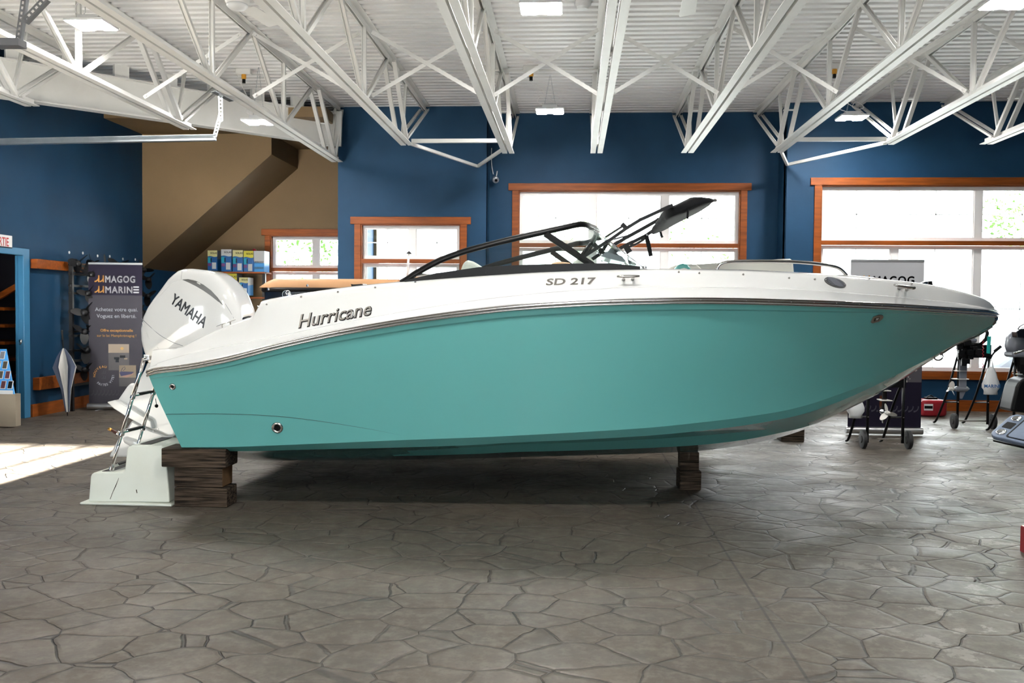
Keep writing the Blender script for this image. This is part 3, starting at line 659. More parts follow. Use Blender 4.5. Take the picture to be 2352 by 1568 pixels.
# vent
p,nv=hit(TD,1917.5,649.5);ax=Vector((1,0,-.09));ax=(ax-nv*ax.dot(nv)).normalized();bx=nv.cross(ax);bx=bx if bx.z>0 else -bx
el=lambda a,b,n=28:[(a*math.cos(2*PI*i/n),b*math.sin(2*PI*i/n)) for i in range(n)]
v0=patch(el(.078,.043),p,ax,bx,nv,0,.008,'horn_vent',m_vent,boat,bev=.003)
patch(el(.062,.034),p,ax,bx,nv,.008,.0085,'vent_recess',m_black,v0)
m=MB()
for i in range(-8,9):
    a=i*.0075;h=.034*math.sqrt(max(0,1-(a/.064)**2));m.bar(p+ax*(a-h*.9)+bx*h*.9+nv*.010,p+ax*(a+h*.9)-bx*h*.9+nv*.010,.0035,.003,side=nv) if abs(a)+h*.9<.062 else None
for i in range(-4,5):
    b=i*.0075;w=.060*math.sqrt(max(0,1-(b/.036)**2));m.bar(p-ax*w+bx*b+nv*.0095,p+ax*w+bx*b+nv*.0095,.003,.003,side=nv)
m.build('vent_grille',m_gray,v0)
for s in(-.068,.068):MB().lathe([(0,0),(.006,0),(.005,.003),(0,.003)],p+ax*s+nv*.008,nv,10).build('screw',m_chrome,v0,smooth=True)
# cleats
def cleat(x0,y0_,x1,y1_,lw,posts,yd):
    a=at(x0,y0_,y=yd);b=at(x1,y1_,y=yd);m=MB();c=(a+b)/2
    m.tube([a,a*.8+b*.2,c,b*.8+a*.2,b],[.006,.009,.010,.009,.006],8)
    r=m.build('cleat',m_steelp,boat,smooth=True)
    for px,py in posts:
        p,nv=hit(TD,px,py);t=min([a.lerp(b,k/20) for k in range(21)],key=lambda q:abs(q.x-p.x))
        MB().tube([t,p.lerp(t,.5),p],[.010,.007,.012],8).build('post',m_steelp,r,smooth=True)
cleat(1417,635,1469,634,0,((1432,643),(1453,642)),6.02)
cleat(2053,654,2100,661,0,((2064,662),(2082,665)),6.25)
cleat(461,725,487,716.5,0,((469,731),(481,724)),6.12) if False else None
a=at(496.5,749.5,y=6.3);b=at(541,734,y=6.3);r=MB().tube([a,a.lerp(b,.5),b],[.002,.004,.002],6).build('cleat',m_steelp,boat,smooth=True)
for t,px,py in((.3,511,755),(.72,530,747)):MB().tube([a.lerp(b,t),at(px,py,y=6.28)],.004,6).build('post',m_steelp,r)
# fuel cap
p=at(568,729,y=6.32);MB().lathe([(0,0),(.034,0),(.034,.008),(.03,.014),(0,.014)],p-Vector((0,0,.008)),(-.28,0,1),20).build('fuel_cap',m_blackg,boat,smooth=True,angle=40)
# tow ring
p=at(661,676,y=6.4);m=MB();m.lathe([(.02,0),(.012,.02),(.008,.03),(0,.032)],at(664,682,y=6.4),(0,0,1),12)
m.tube([p+Vector((.014*math.cos(t),0,.014+.014*math.sin(t))) for t in [2*PI*i/14 for i in range(14)]],.0035,6,closed=True);m.build('tow_ring',m_chrome,boat,smooth=True)
m=MB();m.tube([p+Vector((-.01+.03*math.cos(t),0,.028*math.sin(t))) for t in [PI*.3+1.5*PI*i/16 for i in range(17)]],.0014,5);m.build('lanyard',m_galv,boat)
# bow eye
e=at(2155,818,y=YC-.03);m=MB();m.tube([e+Vector((.034*math.cos(t)-.0,0,.030*math.sin(t))) for t in [2*PI*i/20 for i in range(20)]],.007,8,closed=True);m.bar(at(2162,808,y=YC),at(2172,800,y=YC),.02,.03);m.build('bow_eye',m_steelp,boat,smooth=True)
m=MB();m.tube([at(x,fK(x)+1.5,y=YC) for x in range(2160,2284,8)],.006,6);m.build('keel_guard',m_steelp,boat,smooth=True)
# moulded crease near the stern, its shade drawn as a dark teal tube
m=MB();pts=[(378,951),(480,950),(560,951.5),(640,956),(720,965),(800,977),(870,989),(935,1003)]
f=hermite(pts);m.tube([hit(TH,x,f(x))[0] for x in range(382,932,10)],[.0024]*30+[.0024*(1-i/25) for i in range(25)],6);m.build('hull_crease_shade',mat('teal_crease_shade',(.02,.09,.085),.4),boat,smooth=True)
# lettering
def fitplane(tr,p0,p1):   # world x,z of the baseline ends
    return hit(tr,*p0)[0],hit(tr,*p1)[0]
a,b=fitplane(TD,(683,753),(851,722));ux=Vector((b.x-a.x,0,b.z-a.z));wd=ux.length;ux.normalize();uz=Vector((-ux.z,0,ux.x));S0=.098
def placer(a,ux,uz,tr,sc=1,off=.002):
    def pl(x,y,z):
        w=a+ux*x*sc+uz*y*sc;q=onto(tr,w.x,w.z);return Vector((q.x,q.y-off-z,q.z))
    return pl
cu=[0]
t_=text('Hurricane',S0*1.3,m_blackg,'name_lettering_edge',boat,placer(a+Vector((.003,0,-.003)),ux,uz,TD),bold=.0035,shear=.28,extr=.001,label='dark edge of the chrome name lettering',spacing=1.02)
def fitw(ob,wd):return wd/max(.001,(max(v.co.x for v in ob.data.vertices)-min(v.co.x for v in ob.data.vertices)))
k=fitw(t_,wd);bpy.data.objects.remove(t_)
text('Hurricane',S0*1.3,m_blackg,'name_lettering_edge',boat,placer(a+Vector((.003,0,-.003)),ux,uz,TD),bold=.0035,shear=.28,extr=.002,label='dark edge of the chrome name lettering',sx=k)
text('Hurricane',S0*1.3,m_chrome,'name_lettering',boat,placer(a,ux,uz,TD,off=.004),bold=-.0004,shear=.28,extr=.003,label='chrome name lettering',sx=k)
a,b=fitplane(TD,(1253,654.5),(1356,652));ux=Vector((b.x-a.x,0,b.z-a.z));wd=ux.length;ux.normalize();uz=Vector((-ux.z,0,ux.x))
t_=text('SD 217',.056,m_steelp,'model_lettering',boat,placer(a,ux,uz,TD),bold=.0012,shear=.1,extr=.001);k=fitw(t_,wd);bpy.data.objects.remove(t_)
text('SD 217',.062,m_steelp,'model_lettering',boat,placer(a,ux,uz,TD),bold=.0014,shear=.12,extr=.002,sx=k)
# windscreen
ws=[(921,649,6.22),(940,638,6.22),(958,626,6.23),(1009,598.5,6.25),(1060,579.5,6.27),(1100,568,6.28),(1176,549,6.31),(1253,531.5,6.34),(1300,521,6.36),(1330,515,6.38),(1346,516,6.42),(1357,521,6.55)]
top=[at(a,b,y=c) for a,b,c in ws]
tt=top+[Vector((top[-1].x+.045,6.75,top[-1].z+.0)),Vector((top[-1].x+.06,YC,top[-1].z+.012))]
tops=tt+[Vector((p.x,2*YC-p.y,p.z)) for p in tt[::-1][1:]]
m=MB();sp_=smoothpath(tops,4);m.tube(sp_,.024,10,flat=.8);wf=m.build('windscreen_frame',m_black,boat,smooth=True,label='black windscreen frame')
fB=hermite([(925,649),(1000,644),(1100,634),(1253,626),(1400,621),(1478,618)])
nb=[at(x,fB(x)-1,y=6.20) for x in(930,1000,1100,1200,1300,1400,1470)]
for pts,yy in((nb,0),([Vector((p.x,2*YC-p.y,p.z)) for p in nb],0)):
    m=MB();up=Vector((0,0,1))
    hs=[.012,.045,.058,.056,.052,.046,.016];r0=[];
    for y0_,z_ in((-.012,0),(-.012,1),(.014,1),(.014,0)):r0.append([p+Vector((0,y0_,(h if z_ else -.012))) for p,h in zip(pts,hs)])
    m.loft(r0+[r0[0]]);m.build('windscreen_base',m_black,wf)
    for i in(1,2,3,4,5):
        q=pts[i]+Vector((.05,-.013,.02));MB().lathe([(0,0),(.006,0),(.005,.002),(0,.002)],q,(0,-1,0),8).build('screw',m_black,wf)
cn=at(1478,614,y=6.2);fb=[cn,Vector((cn.x+.03,6.5,cn.z)),Vector((cn.x+.04,YC,cn.z))];fb2=[Vector((p.x-.17*0,p.y,p.z)) for p in fb]
for mirr in(0,1):
    g=lambda p:Vector((p.x,2*YC-p.y if mirr else p.y,p.z))
    # front corner post is clear glass edge with a thin bright trim
    MB().tube([g(top[-1]),g(cn)],.0045,6).build('corner_trim',m_chrome,wf,smooth=True)
    MB().bar(g(at(1253,537,y=6.335)),g(at(1362,610,y=6.22)),.022,.044,side=(0,1,0)).build('support_post',m_black,wf)
    # side glass
    sg=MB();tops_=[p for p in top];bots=[]
    for i,p in enumerate(tops_):
        x=max(p.x,nb[0].x);bots.append(p.lerp(p,0));
    zb_=lambda x:np.interp(x,[q.x for q in nb],[q.z+.03 for q in nb])
    lo=[Vector((p.x,6.2,min(p.z,float(zb_(p.x))))) for p in tops_];lo[-1]=Vector((cn.x,6.2,cn.z))
    q_=tops_[:-2];l_=lo[:-2];sg.loft([[g(p) for p in q_],[g(p) for p in l_]]);sg.add([g(q_[-1]),g(l_[-1]),g(cn),g(top[-1])],[(0,1,2,3)]);sg.build('side_glass',m_wglass,wf,rec=False)
    fg=MB();ft=[top[-1],tt[-2],tt[-1]]
    fg.loft([[g(p) for p in ft],[g(p) for p in fb]]);fg.build('front_glass',m_wglass,wf,rec=False)
    MB().tube([g(p) for p in fb],.010,6).build('front_sill',m_black,wf)
    MB().lathe([(0,0),(.014,0),(.012,.02),(0,.024)],g(cn)+Vector((.01,0,-.01)),(0,0,1),10).build('corner_latch',m_chrome,wf,smooth=True)
# folded canopy tower
NY,FY=6.35,8.1
def flat(m,pts,y,w=.034,th=.028):
    P=[at(a,b,y=y) for a,b in pts]
    for i in range(len(P)-1):m.bar(P[i],P[i+1],w,th,side=Vector((0,0,1)).cross((P[i+1]-P[i]).normalized()).cross(P[i+1]-P[i]))
tw=MB();flat(tw,[(1330,596),(1405,548),(1439,524),(1470,505),(1529,478),(1545,471)],NY,.022,.03);tower=tw.build('canopy_arch',m_black,boat,label='black folded canopy arch')
m=MB();flat(m,[(1390,545),(1429,520)],NY,.014,.02);flat(m,[(1428,514),(1438,524)],NY,.030,.024);m.build('hinge_bracket',m_black,tower)
m=MB();flat(m,[(1350,602),(1415,559),(1447,541),(1478,524),(1531,494),(1560,480)],FY,.030,.03);m.build('arch_leg',m_black,tower)
m=MB();flat(m,[(1380,598),(1430,567),(1483,541),(1534,505)],FY-.1,.028,.03);m.build('arch_leg',m_black,tower)
m=MB();flat(m,[(1437,571),(1462,560),(1484,546)],FY-.2,.018,.02);flat(m,[(1436,577),(1448,570)],FY-.2,.06,.03);flat(m,[(1447,556),(1453,566)],FY-.2,.03,.03);m.build('hinge_bracket',m_black,tower)
m=MB();flat(m,[(1400,552),(1445,540)],FY,.012,.012);flat(m,[(1424,556),(1440,545)],FY-.05,.02,.02);m.build('gas_strut',m_black,tower)
m=MB();flat(m,[(1484,538),(1489,560),(1495,588)],FY-.3,.034,.016);m.build('loose_strap',m_canvas,tower)
MB().lathe([(0,0),(.009,0),(.008,.004),(0,.004)],at(1486,539,y=FY-.32),(0,-1,0),8).build('bolt',m_chrome,tower,smooth=True)
m=MB()
for t in(0,1):
    pass
nearo=[(1528,477),(1560,462),(1592,446.5),(1616,448),(1638,451.5),(1645,457),(1644,462),(1630,466),(1610,474),(1580,487),(1556,494),(1535,501),(1531,489)]
faro=[(1490,536),(1505,528),(1530,512),(1560,497),(1590,482),(1615,470),(1632,463),(1628,473),(1607,487),(1578,502),(1556,514),(1525,531),(1498,542)]
def rs(poly,y):
    P=[at(a,b,y=y) for a,b in poly];out=[]
    for i in range(len(P)):
        a=P[i];b=P[(i+1)%len(P)]
        for k in range(3):out.append(a.lerp(b,k/3))
    return out
def cen(r):
    c=Vector((0,0,0))
    for p in r:c+=p
    return c/len(r)
ra=rs(nearo,6.35);rb=rs(faro,8.1);ca,cb=cen(ra),cen(rb)
rws=[]
for i in range(15):
    t=i/14;r=[p.lerp(q,t) for p,q in zip(ra,rb)];c=ca.lerp(cb,t);s=1 if 0<i<14 else .8
    if i in(1,13):s=.98
    r=[c+(p-c)*s*(1.03+.03*math.sin(i*2.1+k*.7)) for k,p in enumerate(r)];rws.append(r)
m.loft(rws,close=True,cap=True);cov=m.build('canvas_cover',m_canvas,tower,smooth=True,sub=1,label='black canvas storage cover')
m=MB();m.tube([at(a,b,y=6.33) for a,b in((1578,478),(1580,487),(1579,502))],.012,6,flat=.3);m.build('cover_strap',m_canvas,cov)
m=MB();m.tube([at(a,b,y=8.0) for a,b in((1516,530),(1519,540),(1522,545))],.010,6);m.build('buckle',m_black,cov)
MB().lathe([(0,0),(.012,0),(.012,.02),(0,.025)],at(1639,459,y=6.6),(1,0,-.3),10).build('end_cap',m_steelp,tower,smooth=True)
# bow rail
pts=[at(a,b,y=YC-c) for a,b,c in((1646,622,.98),(1650,612,.98),(1660,605,.98),(1680,601,.98),(1740,600,.97),(1800,600.5,.94),(1850,603,.90),(1895,608,.85),(1920,613,.82),(1934,621,.80),(1946,634,.79))]
for mm in(0,1):
    q=[Vector((p.x,2*YC-p.y,p.z)) for p in pts] if mm else pts
    if mm:q=[Vector((p.x,p.y,p.z-.09)) for p in q]
    m=MB();m.tube(smoothpath(q,4),.0125,10);m.build('bow_rail',m_steelp,boat,smooth=True)
# seats in the bow and at the helm
m=MB();m.pxp([(1560,625),(1580,611),(1594,607),(1700,600),(1815,593.5),(1822,597),(1825,630),(1825,645),(1560,645)],7.75,.12);m.build('bow_backrest',m_seat,boat,bevel=.02,seg=3)
m=MB();m.pxp([(1525,624),(1534,616),(1550,609),(1575,606),(1600,607),(1612,616),(1614,640),(1525,640)],7.35,.10);m.build('bow_seat_back',m_seat,boat,bevel=.02,seg=3)
m=MB();m.pxp([(1547,625),(1552,614),(1560,607),(1569,604.5),(1580,608),(1588,617),(1592,626)],7.1,.10);m.build('headrest',m_seatt,boat,bevel=.015,seg=3,label='teal headrest')
m=MB();m.pxp([(1553,626),(1560,618),(1572,615),(1582,618),(1589,626)],7.0,.08);m.build('headrest_pad',m_seat,boat,bevel=.01,seg=2)
m=MB();m.pxp([(1056,624),(1060,612),(1065,600),(1074,597),(1086,600),(1098,608),(1108,620),(1108,640),(1056,640)],6.75,.38);m.build('helm_seat_back',m_seat,boat,bevel=.03,seg=3)
m=MB();m.pxp([(1262,612),(1268,603),(1284,600),(1310,603),(1318,622),(1262,640)],7.9,.10);m.build('passenger_headrest',m_tan,boat,bevel=.02,seg=3)
c=at(1338,592,y=7.75);m=MB();ax_=Vector((-.8,.1,.5)).normalized();u=ax_.orthogonal().normalized();w=ax_.cross(u)
m.tube([c+(u*math.cos(t)+w*math.sin(t))*.14 for t in [2*PI*i/24 for i in range(24)]],.014,8,closed=True)
for k in range(3):m.tube([c,c+(u*math.cos(k*2.09)+w*math.sin(k*2.09))*.14],.010,6)
m.build('steering_wheel',m_black,boat,smooth=True)
m=MB();m.pxp([(1290,640),(1318,600),(1345,583),(1352,586),(1400,640)],7.6,.5);m.build('helm_console',m_seat,boat,bevel=.02)
m=MB();m.pxp([(1380,588),(1392,577),(1420,585),(1462,605),(1462,609),(1400,594)],7.3,.5);m.build('dash_pad',m_gray,boat,bevel=.01)
# nav light on the bow
m=MB();m.pxp([(2117,655),(2120,649),(2128,646),(2141,645),(2143,656),(2146,658),(2117,658)],7.05,.08);nl=m.build('bow_light',m_steelp,boat,bevel=.006);m=MB();m.pxp([(2132,646),(2141,645),(2143,655),(2132,655)],7.045,.07);m.build('lens',m_black,nl)
# ------------------------------------------------------------------ outboard
ol=[(326,814),(321,797),(318,782),(317,756),(323,727),(333,706),(344,689),(363,664),(382,638),(394,627),(405,619),(417,615.5),(433,615.3),(450,617),(470,620),(490,625),(507,633),(523,643),(538,655),(550,666),(560,677),(568,690),(575,706),(580,722),(584,748),(575,790),(530,822),(450,838),(380,842),(335,836)]
c0=(452,735);rowsm=[];NT=25;HW=.285
OL=[at(a,b,y=YC-.22+.30*min(1,max(0,(a-470)/100))) for a,b in ol];CC=at(*c0,y=YC-.1)
for q in OL+[CC]:q.y=0
for i in range(NT):
    t=-1+2*i/(NT-1);s=(1-abs(t)**7)**(1/2.6) if abs(t)<1 else .02
    rowsm.append([CC+(q-CC)*s for q in OL])
    for p in rowsm[-1]:p.y=YC+t*HW
cw=MB();cw.loft(rowsm,close=True,cap=True)
cowl=cw.build('outboard_motor',m_cowl,boat,smooth=True,label='pearl white outboard motor cowl')
TM=tree_of(cowl)
def mh(px,py,off=.0):
    l,nv=hit(TM,px,py)
    if l.y<6.2:l=at(px,py,y=YC-HW)
    return l+nv*off
def seam(pts,r,mt,nm):
    m=MB();P=smoothpath([mh(a,b) for a,b in pts],4);m.tube(P,r,6);m.build(nm,mt,cowl,smooth=True)
seam([(325,731),(345,750),(367,769),(395,785),(420,794)],.0022,m_gray,'cowl_seam')
seam([(336,719),(345,705),(362,684),(384,661),(400,648),(416,642),(440,641),(462,648)],.0018,m_cowl,'cowl_ridge')
seam([(416,642),(417,630),(418,622)],.0010,m_gray,'cowl_seam')
seam([(517,697),(528,714),(537,731)],.0016,m_gray,'cowl_seam')
seam([(327,740),(340,775),(365,800)],.003,m_cowl,'cowl_ridge')
vp=[(419,642),(432,641),(450,645),(468,654),(485,667),(500,683),(512,700),(517,708),(506,700),(490,687),(470,673),(450,660),(434,650)]
vu=[(419,642),(432,641),(450,645),(468,654),(485,667),(500,683),(512,700)];vl=[(420,643),(434,649),(450,657),(467,667),(483,678),(498,690),(512,701)]
m=MB();m.loft([[mh(a,b,.002) for a,b in vu],[mh((a+c)/2,(b+e)/2,.002) for (a,b),(c,e) in zip(vu,vl)],[mh(a,b,.002) for a,b in vl]]);m.build('air_intake',m_vent,cowl,rec=False)
# brand lettering
A=mh(394,690);B=mh(449,733);ux=(B-A);ux.y=0;wd=ux.length;ux.normalize();uz=Vector((-ux.z,0,ux.x))
def pm(off):
    def pl(x,y,z):
        w=A+ux*x+uz*(y-.018);l,nv,i,d_=TM.ray_cast(Vector((w.x,5,w.z)),Vector((0,1,0)));yy=min(l.y,YC-HW+.03) if l else YC-HW
        return Vector((w.x,yy-off-z,w.z))
    return pl
t_=text('YAMAHA',.11,m_blackg,'brand_lettering',cowl,pm(.001),fat=.002,shear=0,extr=.0005);k=fitw(t_,wd*1.22);bpy.data.objects.remove(t_)
text('YAMAHA',.115,m_letter,'brand_lettering',cowl,pm(.0015),fat=.0028,shear=-.22,extr=.001,sx=k*.86)
# midsection, lower unit
m=MB();m.pxp([(338,830),(330,850),(318,872),(310,881),(298,879),(290,888),(268,920),(262,934),(300,958),(345,986),(385,1003),(402,1003),(415,960),(425,900),(430,830)],YC-.075,.15);m.build('midsection',m_cowl,cowl,bevel=.03,seg=3)
m=MB();P=[(245,923),(262,919),(272,922),(305,940),(345,966),(350,985),(330,979),(290,957),(262,939)];m.prism([at(a,b,y=YC-.13) for a,b in P],(0,.26,0));m.build('cavitation_plate',m_cowl,cowl,bevel=.008)
m=MB();m.pxp([(302,964),(345,986),(398,1003),(402,1050),(310,1055),(290,1050),(248,1050),(268,1012),(275,1000),(280,985),(290,985)],YC-.045,.09);m.build('gearcase',m_cowl,cowl,bevel=.02,seg=3)
m=MB();a,b=at(281,1001,y=YC),at(345,1030,y=YC);d=(b-a).normalized();m.lathe([(.0,0),(.035,.0),(.055,.06),(.06,.14),(.04,.24),(0,.28)],a,d,16);m.build('torpedo',m_cowl,cowl,smooth=True)
e=at(249,984,y=YC);d=(a-e).normalized();L_=(a-e).length
m=MB();m.lathe([(0,0),(.012,0),(.014,.03),(.009,.035),(0,.035)],e,d,10);m.build('shaft_tip',mat('brass',(.6,.33,.08),.3,1),cowl,smooth=True,label='brass shaft tip')
m=MB();m.lathe([(0,.03),(.013,.03),(.013,.085),(0,.085)],e,d,12);m.build('propeller_shaft',mat('dark_brown_shaft',(.05,.015,.01),.3,.5),cowl,smooth=True)
m=MB();m.lathe([(0,.085),(.022,.085),(.022,.10),(.012,.105),(.012,L_),(0,L_)],e,d,12);m.build('shaft_nut',m_steelp,cowl,smooth=True,angle=40)
for k in range(3):m=MB();a,b=at(299+k*1.6,951.5-k*3,y=YC-.078),at(306+k*1.6,957-k*3.2,y=YC-.078);m.bar(a,b,.003,.002,side=(0,1,0));m.build('vent_slot',m_black,cowl)
for px,py in((281,926),(325,918),(310,948),(352,989),(363,985)):MB().lathe([(0,0),(.006,0),(.005,.003),(0,.003)],at(px,py,y=YC-.078),(0,-1,0),8).build('bolt',m_alu,cowl)
# drain plug on a cord
p=at(359.5,932,y=6.5);m=MB();m.lathe([(0,-.014),(.01,-.01),(.014,0),(.01,.01),(0,.014)],p,(0,1,0),14);m.tube([p+Vector((0,0,.01)),at(357,915,y=6.5)],.0025,5);m.build('drain_plug',m_black,boat,smooth=True)
# boarding ladder
a1,a2=at(331,823,y=6.3),at(255,1081,y=6.3);lad=MB();c1=a1.lerp(a2,.33);c2=a1.lerp(a2,.66)
lad.tube([a1,c1],.0145,10);lad.tube([c1,c2],.0125,10);lad.tube([c2,a2],.0105,10);ladder=lad.build('boarding_ladder',m_chrome,boat,smooth=True,label='chrome telescoping boarding ladder')
b1,b2=at(354,896,y=6.62),at(319,1015,y=6.62)
dd_=(a2-a1);o2=b1-a1.lerp(a2,(a1.z-b1.z)/(a1.z-a2.z))
m=MB();m.tube([a1+o2,c1+o2],.0145,10);m.tube([c1+o2,c2+o2],.0125,10);m.tube([c2+o2,a2+o2],.0105,10);m.build('ladder_rail',m_chrome,ladder,smooth=True)
for t in(.33,.66,.965):
    p=a1.lerp(a2,t);m=MB();m.tube([p,p+o2],.009,8);m.build('rung',m_chrome,ladder,smooth=True);MB().bar(p+o2*.25+Vector((0,0,.006)),p+o2*.9+Vector((0,0,.006)),.032,.016).build('tread_pad',m_rubber,ladder,bevel=.004)
    for q in(p,p+o2):MB().lathe([(0,0),(.018,0),(.018,.02),(0,.02)],q,dd_,12).build('collar',m_chrome,ladder,smooth=True,angle=40)
m=MB();m.pxp([(327,820),(330,815),(342,816),(343,827),(329,829)],6.28,.05);m.build('hinge_bracket',m_steelp,ladder,bevel=.004);MB().lathe([(0,0),(.012,0),(.010,.006),(0,.008)],at(332,821,y=6.275),(0,-1,0),10).build('bolt',m_chrome,ladder,smooth=True)
# swim platform pad
z=zpl
MB().box((rD[1].x+.02,6.25,z+.001),(at(409,800,y=6.2).x,8.25,z+.006)).build('platform_pad',m_rubber,boat)
# ================================================================== THINGS ON THE FLOOR
def timber(x0,x1,y0,y1,z0,z1,lab,rot=0,mt=None,grp='timber blocks under the boat',end=None):
    cx,cy_,cz=(x0+x1)/2,(y0+y1)/2,z0
    m=MB();hx,hy,h=(x1-x0)/2,(y1-y0)/2,z1-z0;n=6;rows=[]
    for i in range(n+1):
        x=-hx+2*hx*i/n;j=lambda:random.uniform(-.003,.003);rows.append([Vector((x,-hy+j(),0+.001)),Vector((x,hy+j(),.001)),Vector((x,hy+j(),h)),Vector((x,-hy+j(),h))])
    m.loft(rows,close=True);k=len(m.v);m.f+=[(3,2,1,0),tuple(range(k-4,k))];m.m+=[0,1]
    o=m.build('timber_block',[mt or m_timber,end or m_timber],bevel=.008,seg=2,label=lab,cat='timber block',group=grp);o.location=(cx,cy_,cz);o.rotation_euler.z=rot;return o
Yb=6.22
X=lambda px,py=1163,yy=Yb:at(px,py,y=yy).x
Z=lambda py,px=460,yy=Yb:at(px,py,y=yy).z
z1,z2,z3=Z(1120),Z(1074),Z(1030)
timber(X(400),X(521),Yb,Yb+.20,0,z1,'weathered timber block on the floor at the bottom of the stern stack')
timber(X(398),X(510),Yb+.01,Yb+.20,z1+.001,z2,'weathered timber block in the middle of the stern stack, with an orange cut end',end=m_timbero)
timber(X(372),X(520),Yb-.01,Yb+.22,z2+.001,z3,'longest weathered timber block directly under the stern of the hull')
a=at(1558,1122,z=0);b=at(1610,1127,z=0)
zk=at(1585,1036,y=YC).z;zh=at(1585,1080,y=7.25).z
timber(a.x,b.x,7.22,7.42,0,zh,'dark timber block on the floor at the bottom of the stack under the bow',rot=.04)
timber(a.x+.005,b.x-.012,7.23,7.41,zh+.001,zk-.005,'dark timber block directly under the keel at the bow',rot=-.03)
a=at(1790,1011,z=0);b=at(1843,1012,z=0)
timber(a.x,b.x,10.15,10.4,0,.14,'brown timber block on the floor beyond the bow, seen under the hull',grp='timber blocks under the pontoon boat')
# ------------------------------------------------------------------ dock step
Ys=6.26
st=empty('boarding_step',at(295,1157,z=0),'cream moulded two-tread boarding step beside the stern timber stack','step')
fo=[(203,1153),(205,1095),(207,1090),(212,1086),(279,1085),(283,1081),(286,1035),(289,1028),(296,1024.5),(366,1025),(373,1029),(376,1036),(388,1154)]
Pf=[at(a,b,y=Ys) for a,b in fo];Pf=[Vector((p.x,p.y,max(p.z,.012))) for p in Pf]
D=.50;Pm=[Vector((p.x,p.y+D-.0,p.z)) for p in Pf]
lean=lambda p,s:Vector((p.x,p.y+s*(p.z)*.09,p.z))
m=MB();m.prism([lean(p,1) for p in Pf],(0,0,0)) if False else None
r0=[lean(p,1) for p in Pf];r1=[lean(p,-1) for p in Pm];m.loft([r0,r1],close=True,cap=True)
m.build('step_body',m_stepw,st,bevel=.014,seg=3)
xa,xb=at(187,1157,y=Ys-.02).x,at(397,1160,y=Ys-.02).x
MB().box((xa,Ys-.045,0),(xb,Ys+D+.04,.016)).build('base_flange',m_stepw,st,bevel=.006)
zt=Pf[9].z;zl=Pf[3].z
def strip(x0,x1,y0,y1,z,sk=.0):
    m=MB();m.prism([(x0,y0,z),(x1,y0,z),(x1+sk,y1,z),(x0+sk,y1,z)],(0,0,.0025));m.build('non_slip_strip',m_rubber,st)
xs=at(330,1019,z=zt+.001);x2=at(352,1019,z=zt+.001)
strip(at(324,1019,z=zt).x,at(351,1019,z=zt).x,Ys+.09,Ys+D-.06,zt+.0015)
strip(at(240,1081,z=zl).x,at(268,1081,z=zl).x,Ys+.06,Ys+D-.08,zl+.0015)
for px,ang,L_ in((262,.3,.11),(245,.0,.0)):
    if L_:
        m=MB();m.tube([at(273,1097,y=Ys+.015),at(266,1115,y=Ys+.01),at(259,1130,y=Ys+.006),at(253,1146,y=Ys+.0)],[.001,.003,.002,.002],5,flat=.3);m.build('scratch_mark',m_timber,st)
m=MB();m.tube([at(313,1124,y=Ys+.008),at(315,1132,y=Ys+.006)],.003,5,flat=.3);m.build('scratch_mark',m_timber,st)
# ------------------------------------------------------------------ banners
def wave(m,x,z,s,pl,th=1):
    # the two-hook wave mark
    def arc(x0,x1,z0,z1):
        top=[];bot=[]
        for i in range(9):
            t=i/8;zz=z0+(z1-z0)*(1-math.cos(t*PI/2));xx=x0+(x1-x0)*math.sin(t*PI/2);top.append((xx-s*.11*th*(t),zz+s*.13*th*(1-t*.2)));bot.append((xx,zz))
        return bot+[(x1,z1+s*.05),(x1-s*.13*th,z1+s*.05)]+top[::-1]
    for dx,sc in((0,1.0),(.52,.85)):
        P=arc(x+dx*s,x+dx*s+.48*s*sc,z,z+.62*s)
        m.add([pl(a,b,0) for a,b in P],[tuple(range(len(P)))])
        xr=x+dx*s+.48*s*sc;m.add([pl(a,b,.0002) for a,b in((xr-s*.13,z+.0),(xr,z),(xr,z+.70*s),(xr-s*.13,z+.70*s))],[(0,1,2,3)])
def ebars(m,x,z,w,h,pl):
    for k in range(3):
        zz=z+k*(h-h*.2)/2;m.add([pl(a,b,0) for a,b in((x,zz),(x+w,zz),(x+w,zz+h*.2),(x,zz+h*.2))],[(0,1,2,3)])
